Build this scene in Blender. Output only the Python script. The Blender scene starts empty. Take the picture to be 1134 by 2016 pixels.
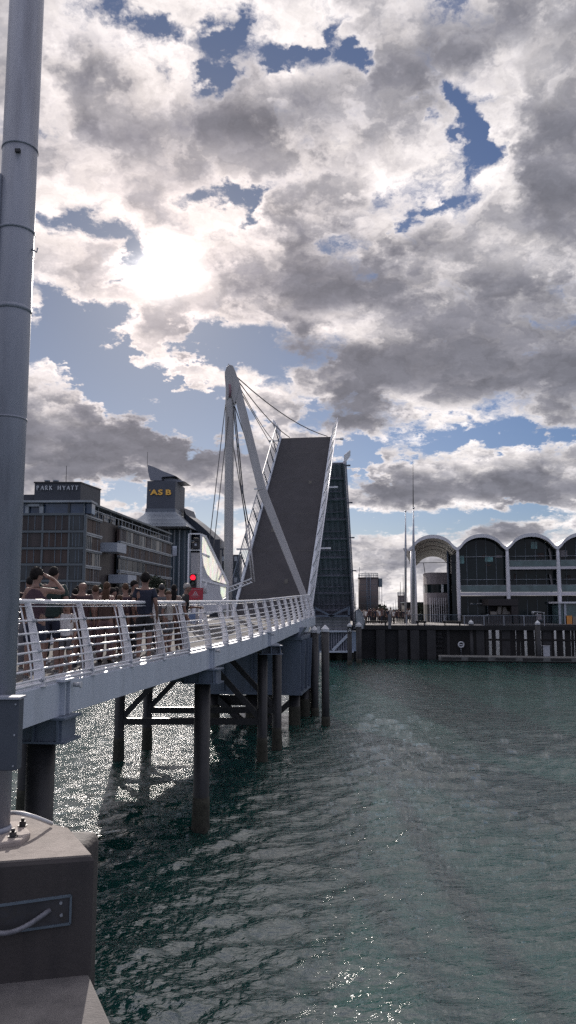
import bpy, bmesh, math, random
import numpy as np
from mathutils import Vector, Matrix
R = math.radians
sc = bpy.context.scene
col = sc.collection

# ------------------------------------------------------------------ camera
EYE = 5.5
PITCH = 6.94
F = 1520.0
cam_d = bpy.data.cameras.new('camera')
cam = bpy.data.objects.new('camera', cam_d)
col.objects.link(cam)
cam.location = (0, 0, EYE)
cam.rotation_euler = (R(90 + PITCH), 0, 0)
cam_d.sensor_fit = 'VERTICAL'
cam_d.sensor_height = 24.0
cam_d.lens = 24.0 * F / 2016.0
cam_d.clip_start = 0.05
cam_d.clip_end = 8000
sc.camera = cam

def at(px, py, Y):
    """world point at forward distance Y behind a pixel of the 1134x2016 photograph"""
    x = px - 567.0
    u = 1008.0 - py
    dy = F * math.cos(R(PITCH)) - u * math.sin(R(PITCH))
    dz = F * math.sin(R(PITCH)) + u * math.cos(R(PITCH))
    t = Y / dy
    return Vector((x * t, Y, EYE + dz * t))

# ------------------------------------------------------------------ light
SUN_EL, SUN_AZ = 23.75, -9.65          # azimuth from +Y, positive to the right
sd = Vector((math.sin(R(SUN_AZ)) * math.cos(R(SUN_EL)), math.cos(R(SUN_AZ)) * math.cos(R(SUN_EL)), math.sin(R(SUN_EL))))
sun_d = bpy.data.lights.new('sun', 'SUN')
sun_d.energy = 4.5
sun_d.angle = R(0.53)
sun_d.color = (1.0, 0.92, 0.85)
sun = bpy.data.objects.new('sun', sun_d)
col.objects.link(sun)
sun.rotation_euler = sd.to_track_quat('Z', 'Y').to_euler()

sc.view_settings.view_transform = 'Standard'
sc.view_settings.look = 'None'
sc.view_settings.exposure = 0.2
sc.view_settings.gamma = 1.0
sc.cycles.max_bounces = 8
sc.cycles.use_denoising = False
sc.cycles.use_adaptive_sampling = False
sc.cycles.sample_clamp_indirect = 3.0
sc.cycles.sample_clamp_direct = 22.0
sc.cycles.caustics_reflective = False
sc.cycles.caustics_refractive = False

# ------------------------------------------------------------------ sky
# openings, small bright clouds and thick cloud bases of this sky: (azimuth, elevation, half width, half height, tilt, amount) in degrees
HOLES = [(-5.6,39.8,1.43,1.19,0,.8),(-0.3,38.2,2.9,.9,25,.64),(5.0,37.8,2.44,0.60,5,.68),(-6.6,37.2,1.29,1.26,0,0.90),(3.0,38.9,4.92,0.38,-20,0.40),(14.9,31.8,1.4,1.2,0,.82),(12.5,34.0,2.12,0.73,10,0.70),(12.8,30.4,0.84,2.17,20,0.25),(10.2,27.2,1.54,0.52,0,0.60),(-3.5,28.9,4.38,0.7,-5,0.68),(-2.7,27.7,1.19,0.82,0,0.70),(-15.4,27.1,2.97,0.71,0,0.60),(-12.6,25.2,1.32,0.93,0,0.70),(-15.9,19.8,4.35,1.90,5,1.50),(-5.3,19.0,2.90,1.51,0,1.10),(-12.9,16.5,4.80,1.61,22,1.40),(-9.1,14.6,4.15,1.83,25,1.20),(-5.6,13.0,1.72,1.86,0,0.90),(1.3,13.4,2.31,0.93,0,0.70),(5.1,10.0,1.71,1.87,0,1.00),(4.7,11.7,0.95,0.75,0,0.50),(16.2,11.9,6.01,0.61,-2,0.90),(11.5,12.6,1.84,0.73,0,0.60),(5.0,5.9,2.25,0.68,0,0.70),(12.4,6.2,7.95,0.52,-2,0.75),(-7.1,6.8,2.25,1.50,0,0.80),(-12.6,8.5,1.27,2.21,0,0.80),(17.4,6.9,3.11,0.36,0,0.50),(-8.5,23.8,1.16,0.55,0,0.60),(-10.1,39.8,2.40,0.79,0,0.60)]
PUFFS = [(-11.8,19.4,3.00,0.99,5,1.50),(-7.6,16.9,2.37,0.80,5,1.40),(-17.8,17.2,1.41,0.70,0,0.90),(-9.1,14.6,1.32,0.51,0,0.80),(-7.7,13.5,0.76,0.30,0,0.60),(-7.3,19.7,1.54,0.57,0,0.50),(-9.6,21.7,2.29,1.39,0,0.70),(-15.3,22.6,3.30,1.35,0,0.60),(-15.3,12.1,5.37,2.17,20,0.60),(-10.1,10.1,5.57,1.67,0,0.50),(10.7,9.3,7.36,1.29,-3,0.50),(14.3,7.8,7.14,0.91,0,0.50)]
SHADE = [(6.0,24.3,4.29,1.71,0,1.00),(2.8,18.9,4.66,1.37,5,1.00),(5.1,15.8,4.22,1.65,0,0.90),(16.0,17.7,5.6,3.2,10,.85),(18.7,21.6,4.0,2.0,0,0.5),(13.4,37.8,8.92,1.62,-15,0.70),(20.2,30.3,2.48,2.69,0,0.70),(-0.3,25.8,2.38,1.35,0,0.40),(-1.1,33.7,2.83,1.51,0,0.50),(-5.9,33.5,2.40,1.20,0,0.40),(-13.4,32.4,2.30,1.20,0,0.35),(-15.8,36.4,2.28,1.38,0,0.40),(12.5,8.4,8.34,1.03,-3,0.90),(-14.9,12.1,6.11,1.45,10,0.70),(-8.6,10.9,4.87,1.30,0,0.80),(5.9,13.2,2.66,0.93,0,0.60),(-0.3,22.7,3.54,0.87,0,0.50),(16.0,5.2,6.98,0.51,0,0.60),(-16.6,9.5,3.52,0.90,0,0.50),(5.4,33.0,2.40,1.37,0,0.30)]

world = bpy.data.worlds.new('World')
sc.world = world
world.use_nodes = True
world.cycles.sampling_method = 'MANUAL'
world.cycles.sample_map_resolution = 1024

class G:
    """small helper to write node graphs"""
    def __init__(s, nt): s.nt = nt; s.n = nt.nodes; s.l = nt.links
    def inp(s, sock, v):
        if isinstance(v, bpy.types.NodeSocket): s.l.new(v, sock)
        elif v is not None: sock.default_value = v
    def m(s, op, a, b=None, c=None, clamp=False):
        nd = s.n.new('ShaderNodeMath'); nd.operation = op; nd.use_clamp = clamp
        for i, v in enumerate((a, b, c)):
            if v is not None: s.inp(nd.inputs[i], v)
        return nd.outputs[0]
    def v(s, op, a, b=None, c=None, scale=None):
        nd = s.n.new('ShaderNodeVectorMath'); nd.operation = op
        for i, x in enumerate((a, b, c)):
            if x is not None: s.inp(nd.inputs[i], x)
        if scale is not None: s.inp(nd.inputs['Scale'], scale)
        return nd.outputs['Value'] if op in ('DOT_PRODUCT', 'LENGTH', 'DISTANCE') else nd.outputs[0]
    def noise(s, vec, scale, detail=4, rough=.5, lac=2.0, dist=0, dim='3D', out='Fac', typ='FBM'):
        nd = s.n.new('ShaderNodeTexNoise'); nd.noise_dimensions = dim; nd.noise_type = typ
        s.inp(nd.inputs['Vector'], vec)
        nd.inputs['Scale'].default_value = scale; nd.inputs['Detail'].default_value = detail
        nd.inputs['Roughness'].default_value = rough; nd.inputs['Lacunarity'].default_value = lac
        nd.inputs['Distortion'].default_value = dist
        return nd.outputs[out]
    def ramp(s, f, stops, interp='LINEAR'):
        nd = s.n.new('ShaderNodeValToRGB'); nd.color_ramp.interpolation = interp
        e = nd.color_ramp.elements
        while len(e) < len(stops): e.new(0.5)
        for el, (p, c) in zip(e, stops):
            el.position = p
            el.color = (c, c, c, 1) if isinstance(c, (int, float)) else tuple(c) + (1,) * (4 - len(c))
        s.inp(nd.inputs[0], f)
        return nd.outputs[0]
    def mix(s, f, a, b, typ='MIX'):
        nd = s.n.new('ShaderNodeMix'); nd.data_type = 'RGBA'; nd.blend_type = typ
        s.inp(nd.inputs[0], f)
        for i, v in ((6, a), (7, b)):
            if isinstance(v, (tuple, list)) and len(v) == 3: v = tuple(v) + (1,)
            s.inp(nd.inputs[i], v)
        return nd.outputs[2]
    def smooth(s, f, a, b, lo=0.0, hi=1.0):
        nd = s.n.new('ShaderNodeMapRange'); nd.interpolation_type = 'SMOOTHSTEP'
        s.inp(nd.inputs[0], f)
        for i, v in enumerate((a, b, lo, hi)): nd.inputs[i + 1].default_value = v
        return nd.outputs[0]
    def xyz(s, v):
        nd = s.n.new('ShaderNodeSeparateXYZ'); s.inp(nd.inputs[0], v); return nd.outputs
    def vec(s, x, y, z=0.0):
        nd = s.n.new('ShaderNodeCombineXYZ')
        for i, q in enumerate((x, y, z)): s.inp(nd.inputs[i], q)
        return nd.outputs[0]

def build_sky():
    nt = world.node_tree; nt.nodes.clear(); g = G(nt)
    out = nt.nodes.new('ShaderNodeOutputWorld'); bg = nt.nodes.new('ShaderNodeBackground')
    nt.links.new(bg.outputs[0], out.inputs[0])
    tc = nt.nodes.new('ShaderNodeTexCoord')
    d = g.v('NORMALIZE', tc.outputs['Generated'])
    x, y, z = g.xyz(d)
    sky = nt.nodes.new('ShaderNodeTexSky'); sky.sky_type = 'NISHITA'; sky.sun_disc = False
    sky.sun_elevation = R(SUN_EL); sky.sun_rotation = R(SUN_AZ)
    sky.air_density = 1.0; sky.dust_density = 0.6; sky.ozone_density = 2.0
    zc = g.m('MAXIMUM', z, 0.0)
    inv = g.m('DIVIDE', 1.0, g.m('ADD', zc, 0.42))
    p = g.vec(g.m('MULTIPLY', x, inv), g.m('MULTIPLY', y, inv), 0.0)
    # azimuth and elevation in degrees, ruffled by noise so that nothing has a smooth outline
    w1 = g.noise(p, 4.0, 6, .62, out='Color')
    w = g.v('ADD', g.v('SUBTRACT', w1, (.5, .5, .5)), g.v('SCALE', g.v('SUBTRACT', g.noise(p, 16.0, 5, .65, out='Color'), (.5, .5, .5)), scale=.6))
    az = g.m('MULTIPLY', g.m('ARCTAN2', x, y), 57.2958)
    el = g.m('MULTIPLY', g.m('ARCSINE', z), 57.2958)
    wx, wy, wz = g.xyz(w)
    sq = g.smooth(el, 0, 25, .35, 1.0)
    u = g.m('MULTIPLY_ADD', wx, 11.0, az)
    v = g.m('MULTIPLY_ADD', g.m('MULTIPLY', wy, sq), 8.0, el)
    V = g.vec(u, v, 1.0)
    def blobs(L, k=1.0):
        s_ = None
        for (ca, ce, ra, re_, rot, amp) in L:
            c, sn = math.cos(R(-rot)), math.sin(R(-rot))
            ra *= 1.08 * k; re_ *= 1.08 * k
            a = (c / ra, sn / ra, -(c * ca + sn * ce) / ra)
            b = (-sn / re_, c / re_, -(-sn * ca + c * ce) / re_)
            X = g.v('DOT_PRODUCT', V, a); Y = g.v('DOT_PRODUCT', V, b)
            r2 = g.m('MULTIPLY_ADD', X, X, g.m('MULTIPLY', Y, Y))
            e = g.m('POWER', 0.4, r2)
            s_ = g.m('MULTIPLY_ADD', e, amp, s_ if s_ is not None else 0.0)
        return s_
    holes = blobs(HOLES); puffs = blobs(PUFFS); shade = blobs(SHADE)
    # cloud density
    pw = g.v('ADD', p, g.v('SCALE', w, scale=.13))
    n1 = g.noise(pw, 4.2, 5, .5)
    n1b = g.noise(g.v('ADD', pw, (1.3, 5.1, 2.0)), 9.0, 8, .55)
    n2 = g.noise(g.v('ADD', pw, (7.3, 2.1, 4.0)), 13.0, 7, .64)
    base = g.m('MULTIPLY_ADD', g.m('SUBTRACT', n1, .5), 1.5, .55)
    base = g.m('MULTIPLY_ADD', g.m('SUBTRACT', n2, .5), 1.25, base)
    base = g.m('MULTIPLY_ADD', g.m('SUBTRACT', n1b, .5), 2.1, base)
    behind = g.smooth(g.m('ABSOLUTE', az), 24, 50, 0.0, 0.35)      # more open sky away from the sun
    base = g.m('SUBTRACT', base, behind)
    D = g.m('SUBTRACT', base, g.m('MULTIPLY', g.m('MINIMUM', holes, 1.3), 1.22))
    D = g.m('ADD', D, g.m('MULTIPLY', puffs, .95))
    cover = g.smooth(D, -.14, .42)
    # thickness: bright thin rims, grey cores
    sh = g.m('MULTIPLY_ADD', g.m('SUBTRACT', n1, .5), 1.5, g.m('MULTIPLY', shade, .90))
    nS = g.noise(g.v('ADD', pw, (1.3, 5.1, 2.0)), 8.0, 4, .45)
    sh = g.m('MULTIPLY_ADD', g.m('SUBTRACT', nS, .5), 1.5, sh)
    sh = g.m('MULTIPLY_ADD', g.m('SUBTRACT', n2, .5), .22, sh)
    sh = g.m('MULTIPLY_ADD', g.smooth(D, .1, .9), .45, g.m('SUBTRACT', sh, .12))
    # relief: difference of density towards the sun
    n3 = g.noise(g.v('ADD', g.v('ADD', pw, (7.3, 2.1, 4.0)), (-.006, .03, 0)), 13.0, 7, .64)
    rel = g.m('MULTIPLY', g.m('SUBTRACT', n2, n3), 1.0)
    sh = g.m('ADD', sh, g.m('MULTIPLY', rel, -.0))
    cs = g.v('DOT_PRODUCT', d, tuple(sd))
    ang = g.m('MULTIPLY', g.m('ARCCOSINE', g.m('MINIMUM', cs, 1.0)), 57.2958)
    near = g.m('POWER', 0.5, g.m('DIVIDE', ang, 8.0))
    sh = g.m('SUBTRACT', sh, g.m('MULTIPLY', near, .10))
    cc = g.ramp(g.m('MULTIPLY_ADD', sh, 1.0, .10), [(0, (.86, .82, .815)), (.25, (.62, .595, .61)), (.5, (.355, .35, .38)), (.75, (.23, .23, .265)), (1, (.175, .178, .21))])
    cc = g.mix(1.0, cc, g.m('ADD', rel, 1.0), 'MULTIPLY')
    warm = g.mix(g.m('MULTIPLY', near, .8, clamp=True), (1, 1, 1), (1.22, 1.06, .99))
    cc = g.mix(1.0, cc, warm, 'MULTIPLY')
    # away from the sun the sky is dimmer overall
    cc = g.mix(1.0, cc, g.mix(g.smooth(cs, -.2, .85), (.84, .88, 1.06), (1, 1, 1)), 'MULTIPLY')
    cc = g.mix(1.0, cc, g.smooth(el, 41, 58, 1.0, 1.8), 'MULTIPLY')  # extra brightness added to the sky above the view to lift the water
    skyc = g.mix(1.0, sky.outputs[0], (.031, .037, .050), 'MULTIPLY')
    skyc = g.mix(1.0, skyc, g.smooth(ang, 2, 26, .5, 1.0), 'MULTIPLY')
    hz = g.smooth(el, 0, 9, .25, 0)
    skyc = g.mix(hz, skyc, (.55, .58, .62))
    colr = g.mix(cover, skyc, cc)
    # sun shining through thin cloud
    jag = g.m('MULTIPLY_ADD', g.m('SUBTRACT', n1b, .5), -9.0, ang)
    disc = g.m('MULTIPLY', g.m('POWER', .36788, g.m('POWER', g.m('DIVIDE', ang, 1.3), 2.0)), 1.4)
    core = g.m('MULTIPLY', g.m('POWER', .36788, g.m('POWER', g.m('DIVIDE', jag, 1.5), 2.0)), 1.5)
    halo = g.m('MULTIPLY', g.m('POWER', .36788, g.m('DIVIDE', ang, 3.4)), .22)
    gl = g.v('SCALE', (1.0, .93, .88), scale=g.m('ADD', g.m('ADD', core, disc), halo))
    colr = g.mix(1.0, colr, gl, 'ADD')
    # strength 0.1, so the colours are lifted by ten
    colr = g.v('SCALE', colr, scale=10.0)
    nt.links.new(colr, bg.inputs[0])
    bg.inputs[1].default_value = 0.1
build_sky()

# ------------------------------------------------------------------ materials
MATS = {}
def mat(name, base, rough=.6, metal=0.0, var=.12, scale=4.0, bump=0.0, bscale=20.0, spec=.5, dirt=None, coord='Object', streak=False, emit=None, alpha=None, trans=0.0, stops=None, coat=0.0):
    """Principled surface whose colour wanders a little with noise, optional dirt colour and bump"""
    if name in MATS: return MATS[name]
    m = bpy.data.materials.new(name); m.use_nodes = True
    nt = m.node_tree; nt.nodes.clear(); g = G(nt)
    out = nt.nodes.new('ShaderNodeOutputMaterial'); b = nt.nodes.new('ShaderNodeBsdfPrincipled')
    nt.links.new(b.outputs[0], out.inputs[0])
    tc = nt.nodes.new('ShaderNodeTexCoord'); co = tc.outputs[coord]
    if streak: co2 = g.v('MULTIPLY', co, (1, 1, .12))
    else: co2 = co
    n = g.noise(co2, scale, 5, .6)
    lo = tuple(c * (1 - var) for c in base); hi = tuple(min(1, c * (1 + var)) for c in base)
    c = g.mix(g.smooth(n, .3, .7), lo, hi)
    if dirt:
        dc, amt, ds = dirt
        n2 = g.noise(g.v('ADD', co2, (3.1, 1.7, 9.2)), ds, 6, .65)
        c = g.mix(g.m('MULTIPLY', g.smooth(n2, .45, .75), amt), c, dc)
    nt.links.new(c, b.inputs['Base Color'])
    b.inputs['Roughness'].default_value = rough; b.inputs['Metallic'].default_value = metal
    b.inputs['Specular IOR Level'].default_value = spec
    b.inputs['Coat Weight'].default_value = coat
    if trans: b.inputs['Transmission Weight'].default_value = trans
    if emit: b.inputs['Emission Color'].default_value = emit[0] + (1,); b.inputs['Emission Strength'].default_value = emit[1]
    if bump:
        bn = nt.nodes.new('ShaderNodeBump'); bn.inputs['Strength'].default_value = bump; bn.inputs['Distance'].default_value = .02
        nt.links.new(g.noise(co, bscale, 6, .6), bn.inputs['Height']); nt.links.new(bn.outputs[0], b.inputs['Normal'])
    MATS[name] = m
    return m

GREY = (.16, .16, .17)
M = dict(
    paint=mat('white_paint', (.70, .70, .73), .38, var=.05, scale=3, dirt=((.30, .29, .28), .45, 5), streak=True),
    girder=mat('girder_paint', (.47, .51, .58), .45, var=.05, scale=2, dirt=((.28, .30, .33), .4, 2.2), streak=True, bump=.05, bscale=3),
    pole=mat('pole_paint', (.28, .295, .345), .45, var=.10, scale=1.6, dirt=((.13, .135, .165), .8, 3.5), streak=True, bump=.04, bscale=6),
    mast=mat('mast_paint', (.44, .42, .42), .45, var=.05, scale=2, dirt=((.27, .25, .24), .5, 1.4), streak=True),
    pier=mat('pier_steel', (.105, .13, .175), .5, var=.12, scale=1.2, dirt=((.07, .08, .10), .7, 1.8), streak=True, bump=.08, bscale=5),
    asphalt=mat('leaf_surface', (.034, .033, .040), .9, var=.12, scale=1.5, bump=.04, bscale=40, dirt=((.05, .047, .053), .7, .35)),
    under=mat('leaf_underside', (.20, .20, .24), .55, var=.12, scale=1.0, dirt=((.06, .07, .09), .6, 1.5), streak=True),
    pile=mat('pile_black', (.012, .012, .014), .55, var=.3, scale=3, dirt=((.03, .028, .026), .6, 4), bump=.3, bscale=14),
    pilew=mat('pile_growth', (.032, .031, .022), .85, var=.4, scale=9, bump=.9, bscale=22, dirt=((.05, .046, .03), .6, 14)),
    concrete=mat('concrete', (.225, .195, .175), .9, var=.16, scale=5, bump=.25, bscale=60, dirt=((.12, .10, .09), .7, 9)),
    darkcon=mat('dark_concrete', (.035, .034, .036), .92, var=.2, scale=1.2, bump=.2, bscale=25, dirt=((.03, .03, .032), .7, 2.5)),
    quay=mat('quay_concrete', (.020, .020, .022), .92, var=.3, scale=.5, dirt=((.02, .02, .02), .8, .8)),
    quaytop=mat('quay_paving', (.20, .19, .18), .9, var=.1, scale=.4),
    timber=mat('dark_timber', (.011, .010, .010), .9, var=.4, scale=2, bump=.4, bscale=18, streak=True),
    board=mat('deck_board', (.075, .072, .072), .95, spec=.15, var=.12, scale=5, bump=.1, bscale=30),
    slat=mat('pier_boards', (.20, .20, .21), .8, var=.3, scale=3, streak=True),
    cap=mat('white_cap', (.52, .53, .55), .5, var=.06, dirt=((.3, .28, .25), .5, 9)),
    steel=mat('galvanised', (.34, .36, .40), .42, .6, var=.12, scale=8),
    black=mat('black_box', (.015, .015, .017), .5, var=.2),
    cable=mat('cable_steel', (.055, .055, .06), .5, .3, var=.1),
    glassd=mat('dark_glass', (.008, .016, .019), .12, var=.4, scale=.6, spec=.22),
    teal=mat('teal_glass', (.07, .115, .12), .12, var=.25, scale=1.2),
    roofw=mat('wave_roof', (.34, .31, .29), .5, var=.06, scale=.6, dirt=((.22, .20, .19), .4, .8)),
    roofe=mat('roof_edge', (.62, .61, .64), .5, var=.04),
    panel=mat('grey_panel', (.26, .23, .24), .6, var=.06, scale=.5),
    hotelw=mat('hotel_frame', (.10, .12, .135), .6, var=.1, scale=.5),
    hotelb=mat('hotel_band', (.27, .30, .33), .5, var=.15, scale=.3),
    hotel_a=mat('timber_screen', (.052, .036, .032), .7, var=.35, scale=.8, streak=True),
    hotel_b=mat('bronze_screen', (.040, .032, .032), .6, var=.35, scale=.6, streak=True),
    hotel_c=mat('shaded_glass', (.020, .026, .032), .25, var=.4, scale=.4),
    crown=mat('dark_cladding', (.036, .042, .055), .6, var=.08, scale=.3),
    tower=mat('blue_cladding', (.058, .068, .09), .6, var=.06, scale=.3),
    skirt=mat('zinc_skirt', (.22, .25, .29), .38, .5, var=.1, scale=.3, streak=True),
    fin=mat('fin_grey', (.10, .13, .16), .5, var=.15),
    silo=mat('silo_concrete', (.105, .085, .085), .85, var=.12, scale=.25, dirt=((.06, .05, .05), .6, .5), streak=True),
    skin=mat('skin', (.21, .12, .09), .55, var=.05, scale=20),
    skin2=mat('skin_tanned', (.17, .09, .065), .55, var=.05, scale=20),
    hair=mat('dark_hair', (.010, .008, .008), .8, spec=.2, var=.3, scale=60, bump=.6, bscale=120),
    hairb=mat('brown_hair', (.065, .035, .02), .75, spec=.25, var=.3, scale=60, bump=.6, bscale=120),
    hairg=mat('grey_hair', (.30, .28, .26), .6, var=.2, scale=60, bump=.6, bscale=120),
    gold=mat('gold_letter', (.85, .48, .08), .5, var=.03),
    silver=mat('silver_letter', (.55, .57, .60), .4, var=.03),
    red=mat('red_sign', (.33, .018, .035), .45, var=.05),
    white=mat('white_print', (.7, .7, .7), .5, var=.03),
    gel=mat('green_lens', (.02, .04, .035), .3),
    redlamp=mat('red_lamp', (.6, .01, .03), .3, emit=((1.0, .012, .035), 1.6)),
    foliage=mat('dark_foliage', (.018, .028, .014), .8, var=.5, scale=3),
    orange=mat('orange_panel', (.6, .25, .05), .5),
    rubber=mat('black_rubber', (.02, .02, .02), .8, var=.2, bump=.4, bscale=30),
)
def cloth(name, c, rough=.85): return mat('cloth_' + name, c, rough, var=.15, scale=12, bump=.15, bscale=60)

# ------------------------------------------------------------------ mesh helpers
class MB:
    def __init__(s): s.v = []; s.f = []; s.sm = []
    def add(s, vs, fs, smooth=False):
        o = len(s.v); s.v += [tuple(v) for v in vs]; s.f += [tuple(i + o for i in f) for f in fs]; s.sm += [smooth] * len(fs)
        return s
    def hexa(s, p):
        """eight corners: bottom ring then top ring"""
        return s.add(p, [(3, 2, 1, 0), (4, 5, 6, 7), (0, 1, 5, 4), (1, 2, 6, 5), (2, 3, 7, 6), (3, 0, 4, 7)])
    def box(s, c, size, rz=0.0):
        x, y, z = (q / 2 for q in size); ca, sa = math.cos(rz), math.sin(rz)
        P = [(-x, -y, -z), (x, -y, -z), (x, y, -z), (-x, y, -z), (-x, -y, z), (x, -y, z), (x, y, z), (-x, y, z)]
        return s.hexa([(c[0] + a * ca - b * sa, c[1] + a * sa + b * ca, c[2] + d) for a, b, d in P])
    def bar(s, p0, p1, w, h, up=(0, 0, 1), w1=None, h1=None):
        """rectangular bar, w sideways, h along up"""
        p0 = Vector(p0); p1 = Vector(p1); t = (p1 - p0).normalized(); up = Vector(up)
        sd_ = t.cross(up)
        if sd_.length < 1e-5: sd_ = t.cross(Vector((1, 0, 0)))
        sd_.normalize(); u = sd_.cross(t).normalized()
        w1 = w if w1 is None else w1; h1 = h if h1 is None else h1
        q = []
        for p, a, b in ((p0, w, h), (p1, w1, h1)):
            q += [p - sd_ * a / 2 - u * b / 2, p + sd_ * a / 2 - u * b / 2, p + sd_ * a / 2 + u * b / 2, p - sd_ * a / 2 + u * b / 2]
        return s.hexa(q)
    def tube(s, pts, r, n=8, caps=True, smooth=True):
        pts = [Vector(p) for p in pts]; m = len(pts)
        rr = r if isinstance(r, (list, tuple)) else [r] * m
        vs = []; ref = None
        for i, p in enumerate(pts):
            t = (pts[min(i + 1, m - 1)] - pts[max(i - 1, 0)]).normalized()
            if ref is None: ref = Vector((0, 0, 1)) if abs(t.z) < .9 else Vector((1, 0, 0))
            a = t.cross(ref).normalized(); b = a.cross(t).normalized(); ref = b
            for k in range(n):
                th = 2 * math.pi * k / n
                vs.append(p + (a * math.cos(th) + b * math.sin(th)) * rr[i])
        fs = [(i * n + k, i * n + (k + 1) % n, (i + 1) * n + (k + 1) % n, (i + 1) * n + k) for i in range(m - 1) for k in range(n)]
        s.add(vs, fs, smooth)
        if caps:
            o = len(s.v) - n * m
            s.f.append(tuple(o + k for k in reversed(range(n)))); s.f.append(tuple(o + (m - 1) * n + k for k in range(n))); s.sm += [False, False]
        return s
    def prism(s, poly, z0, z1):
        n = len(poly)
        vs = [(x, y, z0) for x, y in poly] + [(x, y, z1) for x, y in poly]
        fs = [tuple(reversed(range(n))), tuple(range(n, 2 * n))] + [(i, (i + 1) % n, n + (i + 1) % n, n + i) for i in range(n)]
        return s.add(vs, fs)
    def loft(s, rings, closed=True, smooth=False, caps=True):
        n = len(rings[0]); vs = [p for r_ in rings for p in r_]
        e = n if closed else n - 1
        fs = [(i * n + k, i * n + (k + 1) % n, (i + 1) * n + (k + 1) % n, (i + 1) * n + k) for i in range(len(rings) - 1) for k in range(e)]
        s.add(vs, fs, smooth)
        if caps and closed:
            o = len(s.v) - len(vs)
            s.f.append(tuple(o + k for k in reversed(range(n)))); s.f.append(tuple(o + (len(rings) - 1) * n + k for k in range(n))); s.sm += [False, False]
        return s
    def ball(s, c, r, nu=12, nv=8, fn=None):
        rx, ry, rz = r if isinstance(r, (tuple, list)) else (r, r, r)
        rings = []
        for j in range(1, nv):
            ph = math.pi * j / nv - math.pi / 2
            ring = []
            for i in range(nu):
                th = 2 * math.pi * i / nu
                d = Vector((math.cos(ph) * math.cos(th), math.cos(ph) * math.sin(th), math.sin(ph)))
                k = fn(d) if fn else 1.0
                ring.append(Vector((c[0] + d.x * rx * k, c[1] + d.y * ry * k, c[2] + d.z * rz * k)))
            rings.append(ring)
        return s.loft(rings, smooth=True)
    def build(s, name, m, parent=None, loc=None, bevel=0.0, mods=None):
        me = bpy.data.meshes.new(name)
        off = Vector((0, 0, 0))
        if parent is not None: off = world_loc(parent)
        elif loc is not None: off = Vector(loc)
        own = off if parent is None else Vector((0, 0, 0))
        me.from_pydata([(v[0] - off.x, v[1] - off.y, v[2] - off.z) for v in s.v], [], s.f)
        me.update()
        me.polygons.foreach_set('use_smooth', s.sm)
        if isinstance(m, (list, tuple)):
            for q in m: me.materials.append(q)
        else: me.materials.append(m)
        o = bpy.data.objects.new(name, me); col.objects.link(o)
        if parent is not None: o.parent = parent
        o.location = own
        if bevel:
            b = o.modifiers.new('bevel', 'BEVEL'); b.width = bevel; b.segments = 2; b.limit_method = 'ANGLE'
        return o

def world_loc(o):
    p = Vector(o.location)
    while o.parent is not None:
        o = o.parent; p += Vector(o.location)
    return p
def tag(o, label=None, cat=None, group=None, kind=None):
    if label: o['label'] = label
    if cat: o['category'] = cat
    if group: o['group'] = group
    if kind: o['kind'] = kind
    return o
def empty(name, loc, label, cat, group=None):
    o = bpy.data.objects.new(name, None); col.objects.link(o); o.location = loc
    o.empty_display_size = .3
    return tag(o, label, cat, group)
def copy_tree(o, parent=None):
    c = o.copy(); col.objects.link(c)
    if parent is not None: c.parent = parent
    for ch in list(o.children): copy_tree(ch, c)
    return c

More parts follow.
